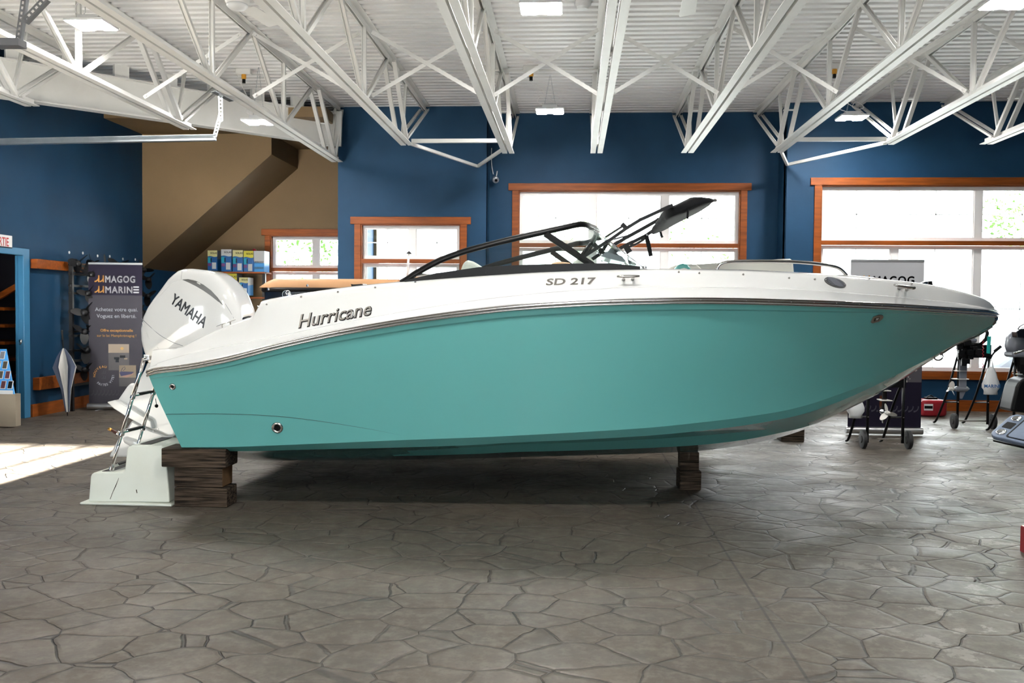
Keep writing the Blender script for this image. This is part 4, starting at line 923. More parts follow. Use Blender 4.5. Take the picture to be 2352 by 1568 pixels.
def banner(bl,br,H,lab,top,bottom,split,stripe):
    bl=Vector(bl);br=Vector(br);d=(br-bl);Wd=d.length;d.normalize();nrm=Vector((d.y,-d.x,0))
    r=empty('roll_up_banner',(bl+br)/2,lab,'banner')
    pl=lambda u,v,o=0:bl+d*u+Vector((0,0,v))+nrm*(.004+o)
    def quad(u0,v0,u1,v1,o,mt,nm,par=r,th=.001,**k):
        m=MB();m.prism([pl(u0,v0,o),pl(u1,v0,o),pl(u1,v1,o),pl(u0,v1,o)],nrm*th);return m.build(nm,mt,par,**k)
    sheet=MB();sheet.prism([pl(0,.09,-.002),pl(Wd,.09,-.002),pl(Wd,H-.02,-.002),pl(0,H-.02,-.002)],nrm*.002);sh=sheet.build('printed_sheet',bottom,r)
    quad(0,split,Wd,H-.02,.0005,top,'header_panel',sh,.0006)
    m=MB();c=bl+Vector((0,0,.055));e=br+Vector((0,0,.055));m.tube([c-d*.02,e+d*.02],.042,12);m.box((0,0,0),(0,0,0)) if False else None;m.build('base_cassette',m_alu,r,smooth=True,angle=40)
    m=MB()
    for t in(.2,.8):
        q=bl+d*Wd*t;m.bar(q+nrm*.13+Vector((0,0,.008)),q-nrm*.13+Vector((0,0,.008)),.04,.012)
    m.build('foot',m_alu,r)
    m=MB();m.bar(bl+Vector((0,0,H-.01)),br+Vector((0,0,H-.01)),.025,.03,side=nrm);m.build('top_bar',m_alu,r,bevel=.004)
    MB().tube([(bl+br)/2-nrm*.03+Vector((0,0,.05)),(bl+br)/2-nrm*.03+Vector((0,0,H-.02))],.010,6).build('support_pole',m_alu,r)
    return r,sh,pl,Wd,d,nrm,quad
def logo(sh,pl,Wd,zt_,mt,s=1.0):
    fs=.125*s
    P=lambda u0,v0:(lambda x,y,z:pl(u0+x,v0+y,.002+z))
    for k,t_ in((0,'MAGOG'),(1,'MARIN')):
        v=zt_-k*.145*s
        o=text(t_,fs,mt,'logo_lettering',sh,P(Wd*.305,v),fat=.0042*s,spacing=1.14,res=4)
        xs=[vv.co for vv in o.data.vertices];L_=max((c-pl(Wd*.305,v,.002)).dot((pl(1,0)-pl(0,0))) for c in xs)
        tgt=Wd*(.565 if k==0 else .515);f_=tgt/L_;d=(pl(1,0)-pl(0,0));o0=pl(Wd*.305,v,.002)
        for vv in o.data.vertices:
            w=(vv.co-o0).dot(d);vv.co=vv.co+d*(w*(f_-1))
        m=MB();wave(m,Wd*.115,v,.135*s,lambda a,b,c:pl(a,b,.002));m.build('logo_wave_mark',m_orange,sh,rec=False)
    m=MB();ebars(m,Wd*.835,zt_-.145*s,.075*s,.092*s,lambda a,b,c:pl(a,b,.002));m.build('logo_bars',mt,sh,rec=False)
def waves(sh,pl,Wd,v,n,s,mt):
    m=MB()
    for i in range(n):
        x=Wd*.03+i*(Wd*.94/n);P=[]
        w=Wd*.94/n
        bot=[(x+w*math.sin(t*PI/2/8),v+s*(1-math.cos(t*PI/2/8))) for t in range(9)];tp=[(a-.012*(k/8),b+.022*(1-k/10)) for k,(a,b) in enumerate(bot)]
        P=bot+tp[::-1];m.add([pl(a,b,.002) for a,b in P],[tuple(range(len(P)))])
    m.build('wave_pattern',mt,sh,rec=False)
bl=at(189,940,z=0);br_=at(327,936,z=0);br_=Vector((br_.x-.0,br_.y,0))
bl=Vector((-6.60,12.1,0));br_=at(327,700,y=12.20);br_.z=0
R_=banner(bl,br_,2.02,'dark roll-up banner at the left in front of the propeller rack',m_bdk,m_bgr,2.02-.44,None)
r,sh,pl,Wd,d,nrm,quad=R_
logo(sh,pl,Wd,1.755,m_bw)
def tx(s,size,u,v,mt,bold=0,sp=1.0,wfrac=None,al='LEFT',nm='banner_text'):
    o0=pl(u,v,.002);dd=(pl(1,0)-pl(0,0))
    o=text(s,size,mt,nm,sh,lambda x,y,z:pl(u+x,v+y,.002+z),bold=bold,spacing=sp,align=al,res=3)
    return o
tx('Achetez votre quai.',.072,Wd*.52,1.36,m_bl,.0006,1,None,'CENTER');tx('Voguez en liberté.',.072,Wd*.52,1.27,m_bl,.0006,1,None,'CENTER')
tx('Offre exceptionnelle',.052,Wd*.52,1.08,m_orange,.001,1,None,'CENTER');tx('sur le lac Memphrémagog !',.048,Wd*.52,1.01,m_orange,0,1,None,'CENTER')
# printed pictures: a dusk lake and a boat
pk=mat('print_dusk_sky',(.45,.36,.28),.6);pk2=mat('print_dark_water',(.06,.055,.06),.6);pk3=mat('print_boat_navy',(.03,.03,.09),.6);pk4=mat('print_lake_tan',(.30,.235,.17),.6);pk5=mat('print_sun',(.75,.5,.2),.6);pk6=mat('print_pink_hull',(.42,.25,.2),.6)
quad(Wd*.365,.55,Wd*.75,.91,.001,pk2,'printed_picture',sh);quad(Wd*.365,.79,Wd*.75,.91,.0022,pk,'printed_sky',sh)
m=MB();m.add([pl(Wd*.62+.022*math.cos(t),.85+.022*math.sin(t),.0045) for t in [2*PI*i/14 for i in range(14)]],[tuple(range(14))]);m.build('printed_sun',pk5,sh,rec=False)
for u,v,w,h in((.47,.70,.10,.03),(.58,.72,.10,.035),(.50,.66,.06,.05),(.66,.70,.06,.02)):quad(Wd*u,v,Wd*(u+w),v+h,.004,m_blackg if u!=.66 else pk4,'printed_motor',sh)
quad(Wd*.565,.33,Wd*.88,.62,.0045,pk4,'printed_picture',sh);quad(Wd*.565,.33,Wd*.88,.45,.0058,pk2,'printed_water',sh)
m=MB();m.add([pl(Wd*a,b,.008) for a,b in((.57,.52),(.60,.535),(.85,.53),(.80,.50),(.60,.47))],[(0,1,2,3,4)]);m.build('printed_boat',pk3,sh,rec=False)
m=MB();m.add([pl(Wd*a,b,.0085) for a,b in((.60,.47),(.80,.50),(.84,.525),(.82,.49),(.70,.45))],[(0,1,2,3,4)]);m.build('printed_hull',pk6,sh,rec=False)
m=MB();m.tube([pl(Wd*a,b,.01) for a,b in((.60,.535),(.63,.58),(.67,.60),(.68,.57),(.64,.545))],.003,4);m.build('printed_arch',pk3,sh)
# round text
def ring(s,R,a0,a1,size,mt,flip):
    for i,ch in enumerate(s):
        if ch==' ':continue
        a=a0+(a1-a0)*(i/(len(s)-1))
        cx_,cz_=Wd*.275+R*math.cos(a),.475+R*math.sin(a);th=a-PI/2 if not flip else a+PI/2
        text(ch,size,mt,'ring_text',sh,lambda x,y,z,cx_=cx_,cz_=cz_,th=th:pl(cx_+(x)*math.cos(th)-(y-size*.35)*math.sin(th),cz_+x*math.sin(th)+(y-size*.35)*math.cos(th),.002),bold=.0005,align='CENTER')
ring('NOUVEAU',.125,math.radians(182),math.radians(78),.045,m_orange,False);ring('FAITES VITE!',.125,math.radians(232),math.radians(362),.045,m_bl,True)
m=MB();wave(m,Wd*.235,.50,.06,lambda a,b,c:pl(a,b,.002));wave(m,Wd*.235,.43,.06,lambda a,b,c:pl(a,b,.002));m.build('ring_wave_mark',m_bk,sh,rec=False)
waves(sh,pl,Wd,.20,14,.075,m_wave)
bl=at(1946,1000,y=10.85);bl.z=0;br_=at(2114,1000,y=10.85);br_.z=0
r,sh,pl,Wd,d,nrm,quad=banner(bl,br_,2.03,'pale and dark roll-up banner on the right behind the bow',mat('banner_pale',(.42,.42,.44),.55),m_bdk,1.10,None)
logo(sh,pl,Wd,1.755,m_bk)
quad(.003,.62,Wd-.003,.95,.001,mat('print_marina',(.05,.045,.055),.6),'printed_picture',sh)
random.seed(3)
mq=MB()
for i in range(60):
    u,v=random.uniform(.02,.95)*Wd,random.uniform(.63,.93);w=random.uniform(.01,.05);a=random.uniform(-.6,.6)
    mq.add([pl(u+w*math.cos(a+t)*(1 if k%2 else .4),v+w*.5*math.sin(a+t),.0035) for k,t in enumerate((0,PI/2,PI,3*PI/2))],[(0,1,2,3)])
mq.build('printed_boats',mat('print_boats_white',(.3,.28,.25),.6),sh,rec=False,kind='stuff')
waves(sh,pl,Wd,.27,13,.07,m_wave2)
# ------------------------------------------------------------------ exit sign
m=MB();x_=XL+.02
m.box((XL+.001,10.30,2.12),(x_,10.84,2.275));sg=m.build('exit_sign',m_sign,label='white sign with red letters above the left doorway, cut by the photo edge',cat='sign')
text('SORTIE',.15,m_signr,'sign_lettering',sg,lambda x,y,z:Vector((x_+.002,10.45+x,2.142+y)),bold=.002,sx=.66)
# ------------------------------------------------------------------ propeller rack on the left wall
rk=empty('wall_board',(XL,12.6,1.95),'stained pine board fixed high on the blue left wall','board')
m=MB();m.box((XL,11.25,1.90),(XL+.09,13.9,2.02));m.build('board',m_woodh,rk,bevel=.004)
rk2=empty('wall_board',(XL,11.6,.45),'short stained pine board low on the blue left wall behind the umbrella','board');MB().box((XL,11.28,.34),(XL+.09,13.8,.50)).build('board',m_woodh,rk2,bevel=.004)
rack=empty('propeller_rack',(XL+.25,12.8,0),'black steel rack full of propellers along the blue left wall','rack')
m=MB()
for y in(11.95,12.55,13.2,13.85):m.bar((XL+.14,y,0),(XL+.14,y,2.0),.05,.04)
for z in(.35,.68,1.02,1.36,1.70,1.98):m.bar((XL+.14,11.9,z),(XL+.14,13.95,z),.03,.03)

for z in(1.86,1.60,1.34,1.08,.82,.56):
    m.bar((XL+.14,11.9,z),(XL+.14,13.95,z),.03,.03)
    for y in(12.05,12.34,12.63,12.95,13.25,13.55,13.9):m.tube([(XL+.13,y,z),(XL+.33,y,z)],.012,6)
m.build('frame',m_blackm,rack)
def prop3(c,ax,R,mt,nm='propeller',lab=None,cat=None,grp=None,par=None,blades=3,ph=0):
    ax=Vector(ax).normalized();u=ax.orthogonal().normalized();w=ax.cross(u);m=MB();c=Vector(c)
    m.lathe([(0,-R*.32),(R*.20,-R*.30),(R*.24,0),(R*.22,R*.3),(0,R*.32)],(0,0,0),ax,12)
    for k in range(blades):
        a=ph+k*2*PI/blades;rows=[]
        for i in range(7):
            t=i/6;rr=R*(.18+.82*t);wd=R*.42*math.sin(PI*min(1,(.25+.70*t)))**.7;row=[]
            for j in range(5):
                s=(j/4-.5)*2*wd;aa=a+s/rr*.55;row.append((u*math.cos(aa)+w*math.sin(aa))*rr+ax*(s*.55))
            rows.append(row)
        m.loft(rows);m.loft([[p+ax*R*.03 for p in r] for r in rows[::-1]])
    o=m.build(nm,mt,par,smooth=True,rec=False,label=lab,cat=cat,group=grp)
    if par is None:o.location=c
    else:o.data.transform(Matrix.Translation(c))
    return o
p0=prop3((XL+.33,12.1,1.86),(1,-.35,0),.17,m_blackm,lab='black three-blade boat propeller hanging on the dark rack by the left wall',cat='propeller',grp='black propellers on the rack')
random.seed(11)
first=True
for z in(1.86,1.60,1.34,1.08,.82,.56):
    for y in(12.05,12.34,12.63,12.95,13.25,13.55,13.9):
        if first:first=False;continue
        o=p0.copy();C.objects.link(o);o.location=(XL+.27+random.uniform(-.02,.03),y+random.uniform(-.02,.02),z);o.rotation_euler=(random.uniform(-.3,.3),random.uniform(-.3,.3),random.uniform(-.5,.3));o.scale=[random.uniform(.85,1.1)]*3
for i,(y,z) in enumerate(((12.0,2.03),(12.35,2.05),(12.75,2.03),(13.1,2.06),(13.5,2.04),(13.9,2.03))):
    o=p0.copy();C.objects.link(o);o.location=(XL+.2,y,z-.02);o.rotation_euler=(random.uniform(-1,1),.5,random.uniform(-.5,.5))
    MB().lathe([(0,0),(.02,0),(.02,.004),(0,.004)],(XL,y+.15,2.16+.015*(i%2)),(1,0,0),10).build('wall_hook',m_sign,label='small white hook on the blue wall above the propellers, %s from door'%['first','second','third','fourth','fifth','sixth'][i],cat='hook',group='hooks above the propellers')
# umbrella leaning on the wall
c=at(106,945,z=0);c=Vector((-6.52,11.42,0));top_=Vector((-6.62,11.50,.88))
um=empty('umbrella',c,'closed navy and white golf umbrella leaning beside the left doorway','umbrella')
ax=(top_-c).normalized();u=Vector((1,0,0));u=(u-ax*u.dot(ax)).normalized();w=ax.cross(u)
def fold(k0,k1,mt,nm,s=1):
    prof=[(.02,.0),(.03,.10),(.05,.3),(.095,.50),(.115,.58),(.07,.72),(.03,.80),(.012,.83)]
    rows=[]
    for rr,h in prof:
        row=[]
        for i in range(k0,k1+1):
            t=2*PI*i/32;q=rr*(1+.28*math.cos(8*t))*s;row.append(c+Vector((0,0,.05))+ax*h+(u*math.cos(t)+w*math.sin(t))*q)
        rows.append(row)
    m=MB();m.loft(rows);return m.build(nm,mt,um,smooth=True,rec=False)
for k in range(8):fold(k*4,k*4+4,m_unav if k%2 else m_uwh,'canopy_panel')
MB().tube([c,c+ax*.06],.007,6).build('tip',m_black,um);m=MB();m.tube([c+ax*.85,c+ax*1.02],.008,6);m.tube([c+ax*1.0,c+ax*1.12],.014,8);m.build('handle',m_black,um)
# cardboard display with samples at the far left
dsp=empty('cardboard_display',at(15,985,z=0),'cardboard floor display with rows of dark samples, at the left edge','display stand')
YD=10.3
z0=0
A=at(41,905,y=YD);B=at(0,845,y=YD);bz=at(41,975,y=YD).z
m=MB();x1=at(36,950,y=YD).x;x0=x1-.56
m.box((x0,YD,.0),(x1,YD+.10,A.z-.0));m.prism([(x0,YD-.02,.0),(x1+.01,YD-.02,.0),(x1+.05,YD-.12,.012),(x0,YD-.14,.012)],(0,0,.006));m.build('carton',m_card,dsp)
sl=MB();p=A;q=Vector((A.x-.30,YD+.3,A.z+.42));n_=Vector((0,-.8,.6)).normalized()
sl.prism([(x0-.0,YD-.01,A.z),(x1-.01,YD-.01,A.z),(x1-.22,YD+.16,A.z+.52),(x0-.0,YD+.16,A.z+.52)],(0,.02,0));sb=sl.build('sloping_panel',m_solk,dsp)
bs=Vector((x1,YD-.015,A.z));up_=Vector((0,.17,.52)).normalized();nn2=Vector((0,-.52,.17)).normalized()
m=MB();m.prism([bs+nn2*.002+Vector((-.55,0,0)),bs+nn2*.002+Vector((-.02,0,0)),bs+nn2*.002+Vector((-.03,0,0))+up_*.045,bs+nn2*.002+Vector((-.55,0,0))+up_*.045],nn2*.001);m.build('label_strip',m_sign,sb)
for r_ in range(4):
    for k in range(4):
        o=bs+up_*(.06+r_*.12)+Vector((-.10-k*.085-r_*.055,0,0))+nn2*.004
        m=MB();m.prism([o,o+Vector((.062,0,0)),o+Vector((.062,0,0))+up_*.10,o+up_*.10],nn2*.008);mm=[m_black,mat('sample_maroon',(.05,.01,.015),.5),mat('sample_brown',(.05,.04,.025),.5),m_gray][(k+r_)%4]
        f=m.build('sample_frame',m_sign,dsp,bevel=.008);m=MB();o2=o+Vector((.006,0,0))+up_*.007+nn2*.009;m.prism([o2,o2+Vector((.050,0,0)),o2+Vector((.050,0,0))+up_*.086,o2+up_*.086],nn2*.001);m.build('sample',mm,f)
# ------------------------------------------------------------------ shelf with boxes in the alcove
YS=15.25
sh=empty('shelf_unit',at(550,640,y=YS),'dark shelf unit with wooden shelves left of the alcove window','shelf unit')
m=MB();xl,xr=at(470,640,y=YS).x,at(609,640,y=YS).x;zs1=at(540,624,y=YS).z;zs2=at(560,682,y=YS).z
for x in(xl+.03,xr-.05):m.box((x,YS,0),(x+.05,YS+.05,zs1))
m.build('frame',m_black,sh)
for z in(zs1,zs2,1.15,.6):MB().box((xl,YS-.03,z-.025),(xr,YS+.35,z)).build('shelf',m_woodh,sh)
def pbox(px0,px1,py0,py1,hd,lab,side=True,yf=YS):
    a=at(px0,py1,y=yf);b=at(px1,py0,y=yf);z0=a.z;z1=b.z;x0,x1=a.x,b.x;w=x1-x0;h=z1-z0
    r=empty('product_box',((x0+x1)/2,yf,z0),lab,'box','propeller boxes on the shelf')
    bd=MB().box((x0,yf,z0+.001),(x1,yf+.26,z1)).build('carton',[m_solb],r)
    P=lambda u,v,o:Vector((x0+u*w,yf-o,z0+v*h))
    m=MB();cv=[(1-i/10,.70+.022*math.sin((1-i/10)*2*PI)) for i in range(11)];m.add([P(u,v,.001) for u,v in[(0,1),(1,1)]+cv],[tuple(range(13))]);m.build('label_band',hd,bd,rec=False)
    for (u0,v0,u1,v1,mt,nm) in((.02,.38,.33,.66,m_solc2,'picture'),(.30,.42,.42,.62,m_bdk,'picture'),(.02,.22,.38,.36,m_solp,'picture'),(.46,.08,.88,.40,m_solw,'price_label')):
        m=MB();m.add([P(u0,v0,.0015),P(u1,v0,.0015),P(u1,v1,.0015),P(u0,v1,.0015)],[(0,1,2,3)]);m.build(nm,mt,bd,rec=False)
    text('SOLAS',w*.24,m_bdk,'box_lettering',bd,lambda x,y,z:P(.28,.83,.002)+Vector((x,0,y)),bold=.001)
    m=MB();m.add([Vector((x1+.001,yf+.26*t,z0+h*v)) for t,v in((0,0),(1,0),(1,.62),(0,.55))],[(0,1,2,3)]);m.build('box_side',m_solk if side else m_solb,bd,rec=False)
    m=MB();m.add([Vector((x1+.001,yf+.26*t,z0+h*v)) for t,v in((0,.55),(1,.62),(1,1),(0,1))],[(0,1,2,3)]);m.build('box_side',m_solw if side else m_gray,bd,rec=False)
    return r
pbox(477,499,575,621,m_solc,'blue propeller box with pale yellow top, leftmost on the upper shelf',False)
pbox(508,532,572.5,623,m_solw,'tall blue propeller box with a whitish top on the upper shelf',False)
pbox(534.5,558,574.5,624.5,m_solc,'blue propeller box with pale yellow top, third on the upper shelf',False)
pbox(559.5,582,576,626,m_soly,'blue propeller box with bright yellow top, right end of the upper shelf',True)
a=at(583.5,576,y=YS);b=at(607,627,y=YS);r=MB();r.box((a.x,YS+.0,b.z+.001),(b.x,YS+.26,a.z));bb=r.build('product_box',m_solk,label='light blue and white box showing small figures, beside the window casing',cat='box',group='propeller boxes on the shelf')
m=MB();m.add([(a.x,YS-.001,b.z+.5*(a.z-b.z)),(b.x,YS-.001,b.z+.45*(a.z-b.z)),(b.x,YS-.001,a.z),(a.x,YS-.001,a.z)],[(0,1,2,3)]);m.build('white_panel',m_solw,bb,rec=False)
for i in range(10):
    x=a.x+(b.x-a.x)*(.06+.09*i)
    for v in(.44,.18):m=MB();m.bar((x,YS-.003,b.z+(a.z-b.z)*v),(x+.006,YS-.003,b.z+(a.z-b.z)*(v+.10)),.008,.002);m.build('printed_figure',m_bk,bb)
MB().lathe([(0,0),(.03,.005),(.035,.03),(.0,.05)],at(584,577,y=YS+.1),(0,0,1),12).build('small_ornament',m_red,smooth=True,label='small red and white object on top of the boxes',cat='ornament')
pbox(519.5,544,628,682,m_soly,'blue propeller box with a yellow top on the lower shelf, partly behind the motor',False)
pbox(549,569.5,637,678,m_solc,'smaller blue propeller box with pale top, right end of the lower shelf',True,yf=YS-.01)
MB().box((at(506,640,y=YS).x,YS+.05,zs2),(at(518,632,y=YS).x,YS+.3,at(518,632,y=YS).z)).build('product_box',m_solk,label='plain blue box at the back of the lower shelf behind the motor cowl',cat='box',group='propeller boxes on the shelf')
# ------------------------------------------------------------------ pontoon boat behind
YP=9.2
pb=empty('pontoon_boat',(-.6,YP+1.2,0),'black pontoon boat with tan cushions behind the teal boat','boat')
XE=at(590,670,y=YP).x;xe2=1.6
zt_=at(767,661,y=YP).z;m=MB()
pts=[]
for i in range(9):
    a=PI/2*i/8;pts.append((XE+.28-.28*math.cos(a)*1,YP+.28-.28*math.sin(a)))
out=[(XE,YP+2.3)]+pts+[(xe2,YP),(xe2,YP+2.3)]
m.prism([(x,y,.95) for x,y in out],(0,0,.0)) if False else None
m.prism([(x,y,.78) for x,y in out],(0,0,zt_-.78-.02));m.build('side_panel',m_blackg,pb)
m=MB();m.tube([Vector((x-(.01 if x<XE+.3 else 0),y-.01,zt_-.02)) for x,y in out[:-1]],.022,8);m.build('fence_rail',m_black,pb,smooth=True)
prof=[(0,0),(0,.06),(.02,.085),(.06,.095),(.4,.095),(.5,.08),(.5,0)]
m=MB();rows=[]
for i in range(21):
    x=XE+.02+(at(912,650,y=YP).x-XE-.02)*i/20;e=min(1,math.sin(min(1,i/2.2)*PI/2)*.9+.1) if i<3 else 1
    rows.append([Vector((x,YP+.02+a,zt_+b*e)) for a,b in prof])
m.loft(rows,close=True,cap=True);m.build('cushion',m_tan,pb,smooth=True,angle=50)
m=MB();m.pxp([(911,662),(912,652),(916,643),(926,638.5),(960,635),(1000,634),(1000,662)],YP+.1,.4);m.build('backrest',m_tan,pb,bevel=.02,seg=2)
for px,py in((617,665),(707,657)):MB().lathe([(0,0),(.018,.0),(.012,.02),(0,.025)],at(px,py,y=YP-.01),(0,-.4,1),8).build('rail_fitting',m_chrome,pb)
m=MB();m.pxp([(806,652),(812,653),(830,652),(840,656),(838,660),(808,660)],YP-.05,.05);m.build('gate_latch',m_black,pb);m=MB();m.pxp([(833,651),(840,652),(841,657),(835,658)],YP-.06,.05);m.build('latch_plate',m_sign,pb)
for yy in(YP+.4,YP+1.9):
    MB().lathe([(0,-.25),(.15,-.05),(.27,.1),(.27,4.5),(0,4.6)],(XE+.15,yy,.44),(1,0,0),24).build('pontoon',m_alu,pb,smooth=True,angle=40)
m=MB();m.box((XE,YP,.66),(xe2,YP+2.3,.79));m.build('deck',m_alu,pb)
# stern light pole on it
a=at(935,640,y=YP+.5);b=at(939,583,y=YP+.5);m=MB();m.tube([a,b],.012,8);lp=m.build('light_pole',m_sign,pb,smooth=True);MB().lathe([(0,0),(.03,0),(.025,.015),(.0,.03)],b,(0,0,1),12).build('pole_cap',m_blackg,lp,smooth=True)
for i,x in enumerate((-2.4,.9)):
    for k,yy in enumerate((YP+.4,YP+1.9)):
        MB().box((x-.1,yy-.3,0),(x+.1,yy+.3,.17)).build('timber_block',m_timber,bevel=.008,label='timber block under the %s pontoon, %s end'%(('near','far')[k],('stern','bow')[i]),cat='timber block',group='timber blocks under the pontoon boat')
# ------------------------------------------------------------------ outboards on stands, right
def stand(x,y,lab,nm='motor_stand',w=.42,h=.80,ang=0,rear=.34,wheels=True):
    r=empty(nm,(x,y,0),lab,'motor stand','outboard motor stands');R2=Matrix.Rotation(ang,3,'Z');T=lambda a,b,c:Vector((x,y,0))+R2@Vector((a,b,c))
    for s in(-1,1):
        m=MB();m.tube([T(s*w/2,0,.06),T(s*w/2,0,h)],.016,8);m.build('post',m_black,r,smooth=True)
        m=MB();m.tube(smoothpath([T(s*w/2,.0,h-.05),T(s*w/2-.04,rear*.5,.45),T(s*w/2-.08,rear,.08),T(s*w/2-.09,rear+.08,.02)],3),.014,8);m.build('leg',m_black,r,smooth=True)
        m=MB();m.tube([T(s*w/2,0,.33),T(s*w/2-.05,rear*.7,.30)],.009,6);m.build('stay',m_black,r)
        if wheels:
            d=R2@Vector((1,0,0));o=MB().lathe([(0,0),(.035,0),(.04,.01),(.085,.008),(.095,.012),(.095,.045),(.085,.05),(.04,.045),(0,.05)],T(s*(w/2+.05)-.025,-.02,.097),d,22).build('wheel',m_rubber,r,smooth=True,angle=35)
        MB().lathe([(0,0),(.008,0),(.006,.006),(0,.006)],T(s*w/2,-.017,.33),R2@Vector((0,-1,0)),8).build('bolt',m_chrome,r)
    m=MB();m.tube([T(-w/2,0,.10),T(w/2,0,.10)],.010,6);m.build('axle',m_steelp,r)
    m=MB();m.bar(T(-w/2-.02,0,h-.06),T(w/2+.02,0,h-.06),.03,.16);m.build('clamp_board',m_black,r)
    return r,T
def leg_unit(x,y,z0,zc,mt,lab,ang,bcol,cowlmt,cs=1.0,covered=True,prop=m_prop):
    """small outboard: gearcase at z0, cowl from zc up; ang turns it about z"""
    R2=Matrix.Rotation(ang,3,'Z');r=empty('outboard_motor',(x,y,z0),lab,'outboard motor');T=lambda a,b,c:Vector((x,y,0))+R2@Vector((a,b,c))
    m=MB();m.prism([T(-.05,-.025,z0+.06),T(.045,-.025,z0+.06),T(.05,-.025,zc-.03),T(-.06,-.025,zc-.03)],R2@Vector((0,.05,0)));m.build('leg',bcol,r,bevel=.012)
    m=MB();m.prism([T(-.11,-.06,z0+.17),T(.06,-.045,z0+.17),T(.06,.045,z0+.17),T(-.11,.06,z0+.17)],(0,0,.008));m.build('cavitation_plate',prop,r)
    m=MB();m.prism([T(-.09,-.05,z0+.27),T(.05,-.035,z0+.27),T(.05,.035,z0+.27),T(-.09,.05,z0+.27)],(0,0,.008));m.build('splash_plate',prop,r)
    m=MB();m.lathe([(0,0),(.03,.01),(.038,.06),(.03,.16),(0,.2)],T(-.10,0,z0+.05),R2@Vector((1,0,0)),12);m.prism([T(-.04,-.006,z0+.03),T(.05,-.006,z0+.03),T(0,-.006,z0-.07),T(-.03,-.006,z0-.07)],R2@Vector((0,.012,0)));m.build('gearcase',bcol,r,smooth=True,angle=40)
    prop3(T(-.14,0,z0+.05),R2@Vector((-1,0,0)),.10,prop,'propeller',par=r)
    m=MB();m.lathe([(.05,0),(.06,.05),(.075,.12),(.085,.20)],T(0,0,zc-.26),(0,0,1),12);m.build('swivel_bracket',m_black,r)
    m=MB()
    o=[(-.17,.0),(-.19,.06),(-.18,.16),(-.13,.24),(-.03,.275),(.08,.26),(.15,.2),(.17,.08),(.15,0)]
    rows=[]
    for i in range(11):
        t=-1+i/5;s=(1-abs(t)**3)**.45 if abs(t)<1 else .05;rows.append([T(a*cs*s,t*.115*cs,zc+.12*cs+(b-.12)*cs*s) for a,b in o])
    m.loft(rows,close=True,cap=True);cw_=m.build('cowl',cowlmt,r,smooth=True)
    m=MB();m.prism([T(-.17*cs,-.10*cs,zc-.06),T(.15*cs,-.10*cs,zc-.06),T(.15*cs,.10*cs,zc-.06),T(-.17*cs,.10*cs,zc-.06)],(0,0,.07));m.build('lower_cowl',bcol,r,bevel=.03)
    return r,T
# stand 1: behind the bow, black motor mostly hidden
a=at(1962,1020,z=0);b=at(2068,1028,z=0);cx_,cy2=(a.x+b.x)/2,9.75
r,T=stand(cx_+.02,cy2,'black wheeled motor stand in front of the right banner, under the bow',w=.36,h=.78)
leg_unit(cx_-.0,cy2+.02,at(2015,945,y=9.75).z-.05,.92,m_black,'black outboard with a pale three-blade propeller, in front of the right banner',math.radians(90),m_blackg,m_blackg,.8)
c=at(1967,925,y=9.6)
def bag(c,s,lab):
    r=empty('plastic_bag',c,lab,'bag');rows=[];random.seed(4)
    for i in range(9):
        t=i/8;w=s*(.25+.75*math.sin(min(1,t*1.25)*PI/2))*(1 if t<.85 else .75);row=[]
        for k in range(16):
            a=2*PI*k/16;q=w*(1+.12*math.sin(k*2.7+i));row.append(Vector((c.x+q*math.cos(a),c.y+q*.5*math.sin(a),c.z+s*1.3-t*s*3.4)))
        rows.append(row)
    m=MB();m.loft(rows,close=True,cap=True);b=m.build('bag_body',m_bag,r,smooth=True)
    for sx_ in(-1,1):MB().tube([c+Vector((sx_*s*.2,0,s*1.25)),c+Vector((sx_*s*.12,0,s*1.9)),c+Vector((0,.02,s*2.2))],s*.06,6).build('handle',m_bag,r)
    return r,b
bag(Vector((c.x,9.62,c.z+.02)),.085,'white plastic bag hanging under the bow on the left stand')
# stand 2
ya=11.6;xc=at(2234,945,y=ya).x
zz=lambda px,py,yy=ya:at(px,py,y=yy).z
r,T=stand(xc,ya,'black wheeled motor stand with a carry bag, right of the red fuel tank',w=.36,h=1.02,rear=.42)
m=MB();m.tube(smoothpath([at(2272,835,y=ya),at(2279,815,y=ya),at(2296,796,y=ya)],3),.012,8);m.tube([at(2284,807,y=ya),at(2299,795,y=ya)],.020,8);m.build('handle',m_black,r,smooth=True)
mo,T2=leg_unit(at(2211,850,y=ya).x,ya+.0,zz(2207,893)-.05,at(2215,780,y=ya).z+.02,m_black,'outboard with exposed black engine and pale propeller on the stand right of the fuel tank',0.15,m_gray,m_blackg,.9)
# exposed engine block details
random.seed(8);m=MB()
for i in range(26):
    c=at(random.uniform(2203,2252),random.uniform(780,836),y=ya-.12+random.uniform(-.03,.1));s=random.uniform(.015,.04);m.box(c-Vector((s,s*.5,s)),c+Vector((s,s*.5,s*.8)))
m.build('engine_block',m_black,mo,bevel=.004,kind='stuff')
m=MB();m.tube([at(2252,790,y=ya-.1),at(2264,780,y=ya-.15),at(2268,765,y=ya-.15),at(2264,755,y=ya-.15)],.022,8);m.tube([at(2225,791,y=ya-.1),at(2255,790,y=ya-.1)],.018,8);m.build('tiller_arm',m_black,mo,smooth=True)
m=MB();m.pxp([(2268,772),(2277,772),(2274,812),(2266,811)],ya-.2,.004);m.build('tag',m_teallabel,mo,label='teal paper tag')
m=MB();m.tube([at(2258+2*math.sin(i*1.3),775+i*1.6,y=ya-.22) for i in range(46)],.004,5);m.build('kill_cord',m_red,mo,label='red coiled cord')
c=at(2276,870,y=ya-.12);r_,b_=bag(Vector((c.x,ya-.12,c.z+.02)),.10,'white plastic carrier bag with blue letters hanging on the stand by the window')
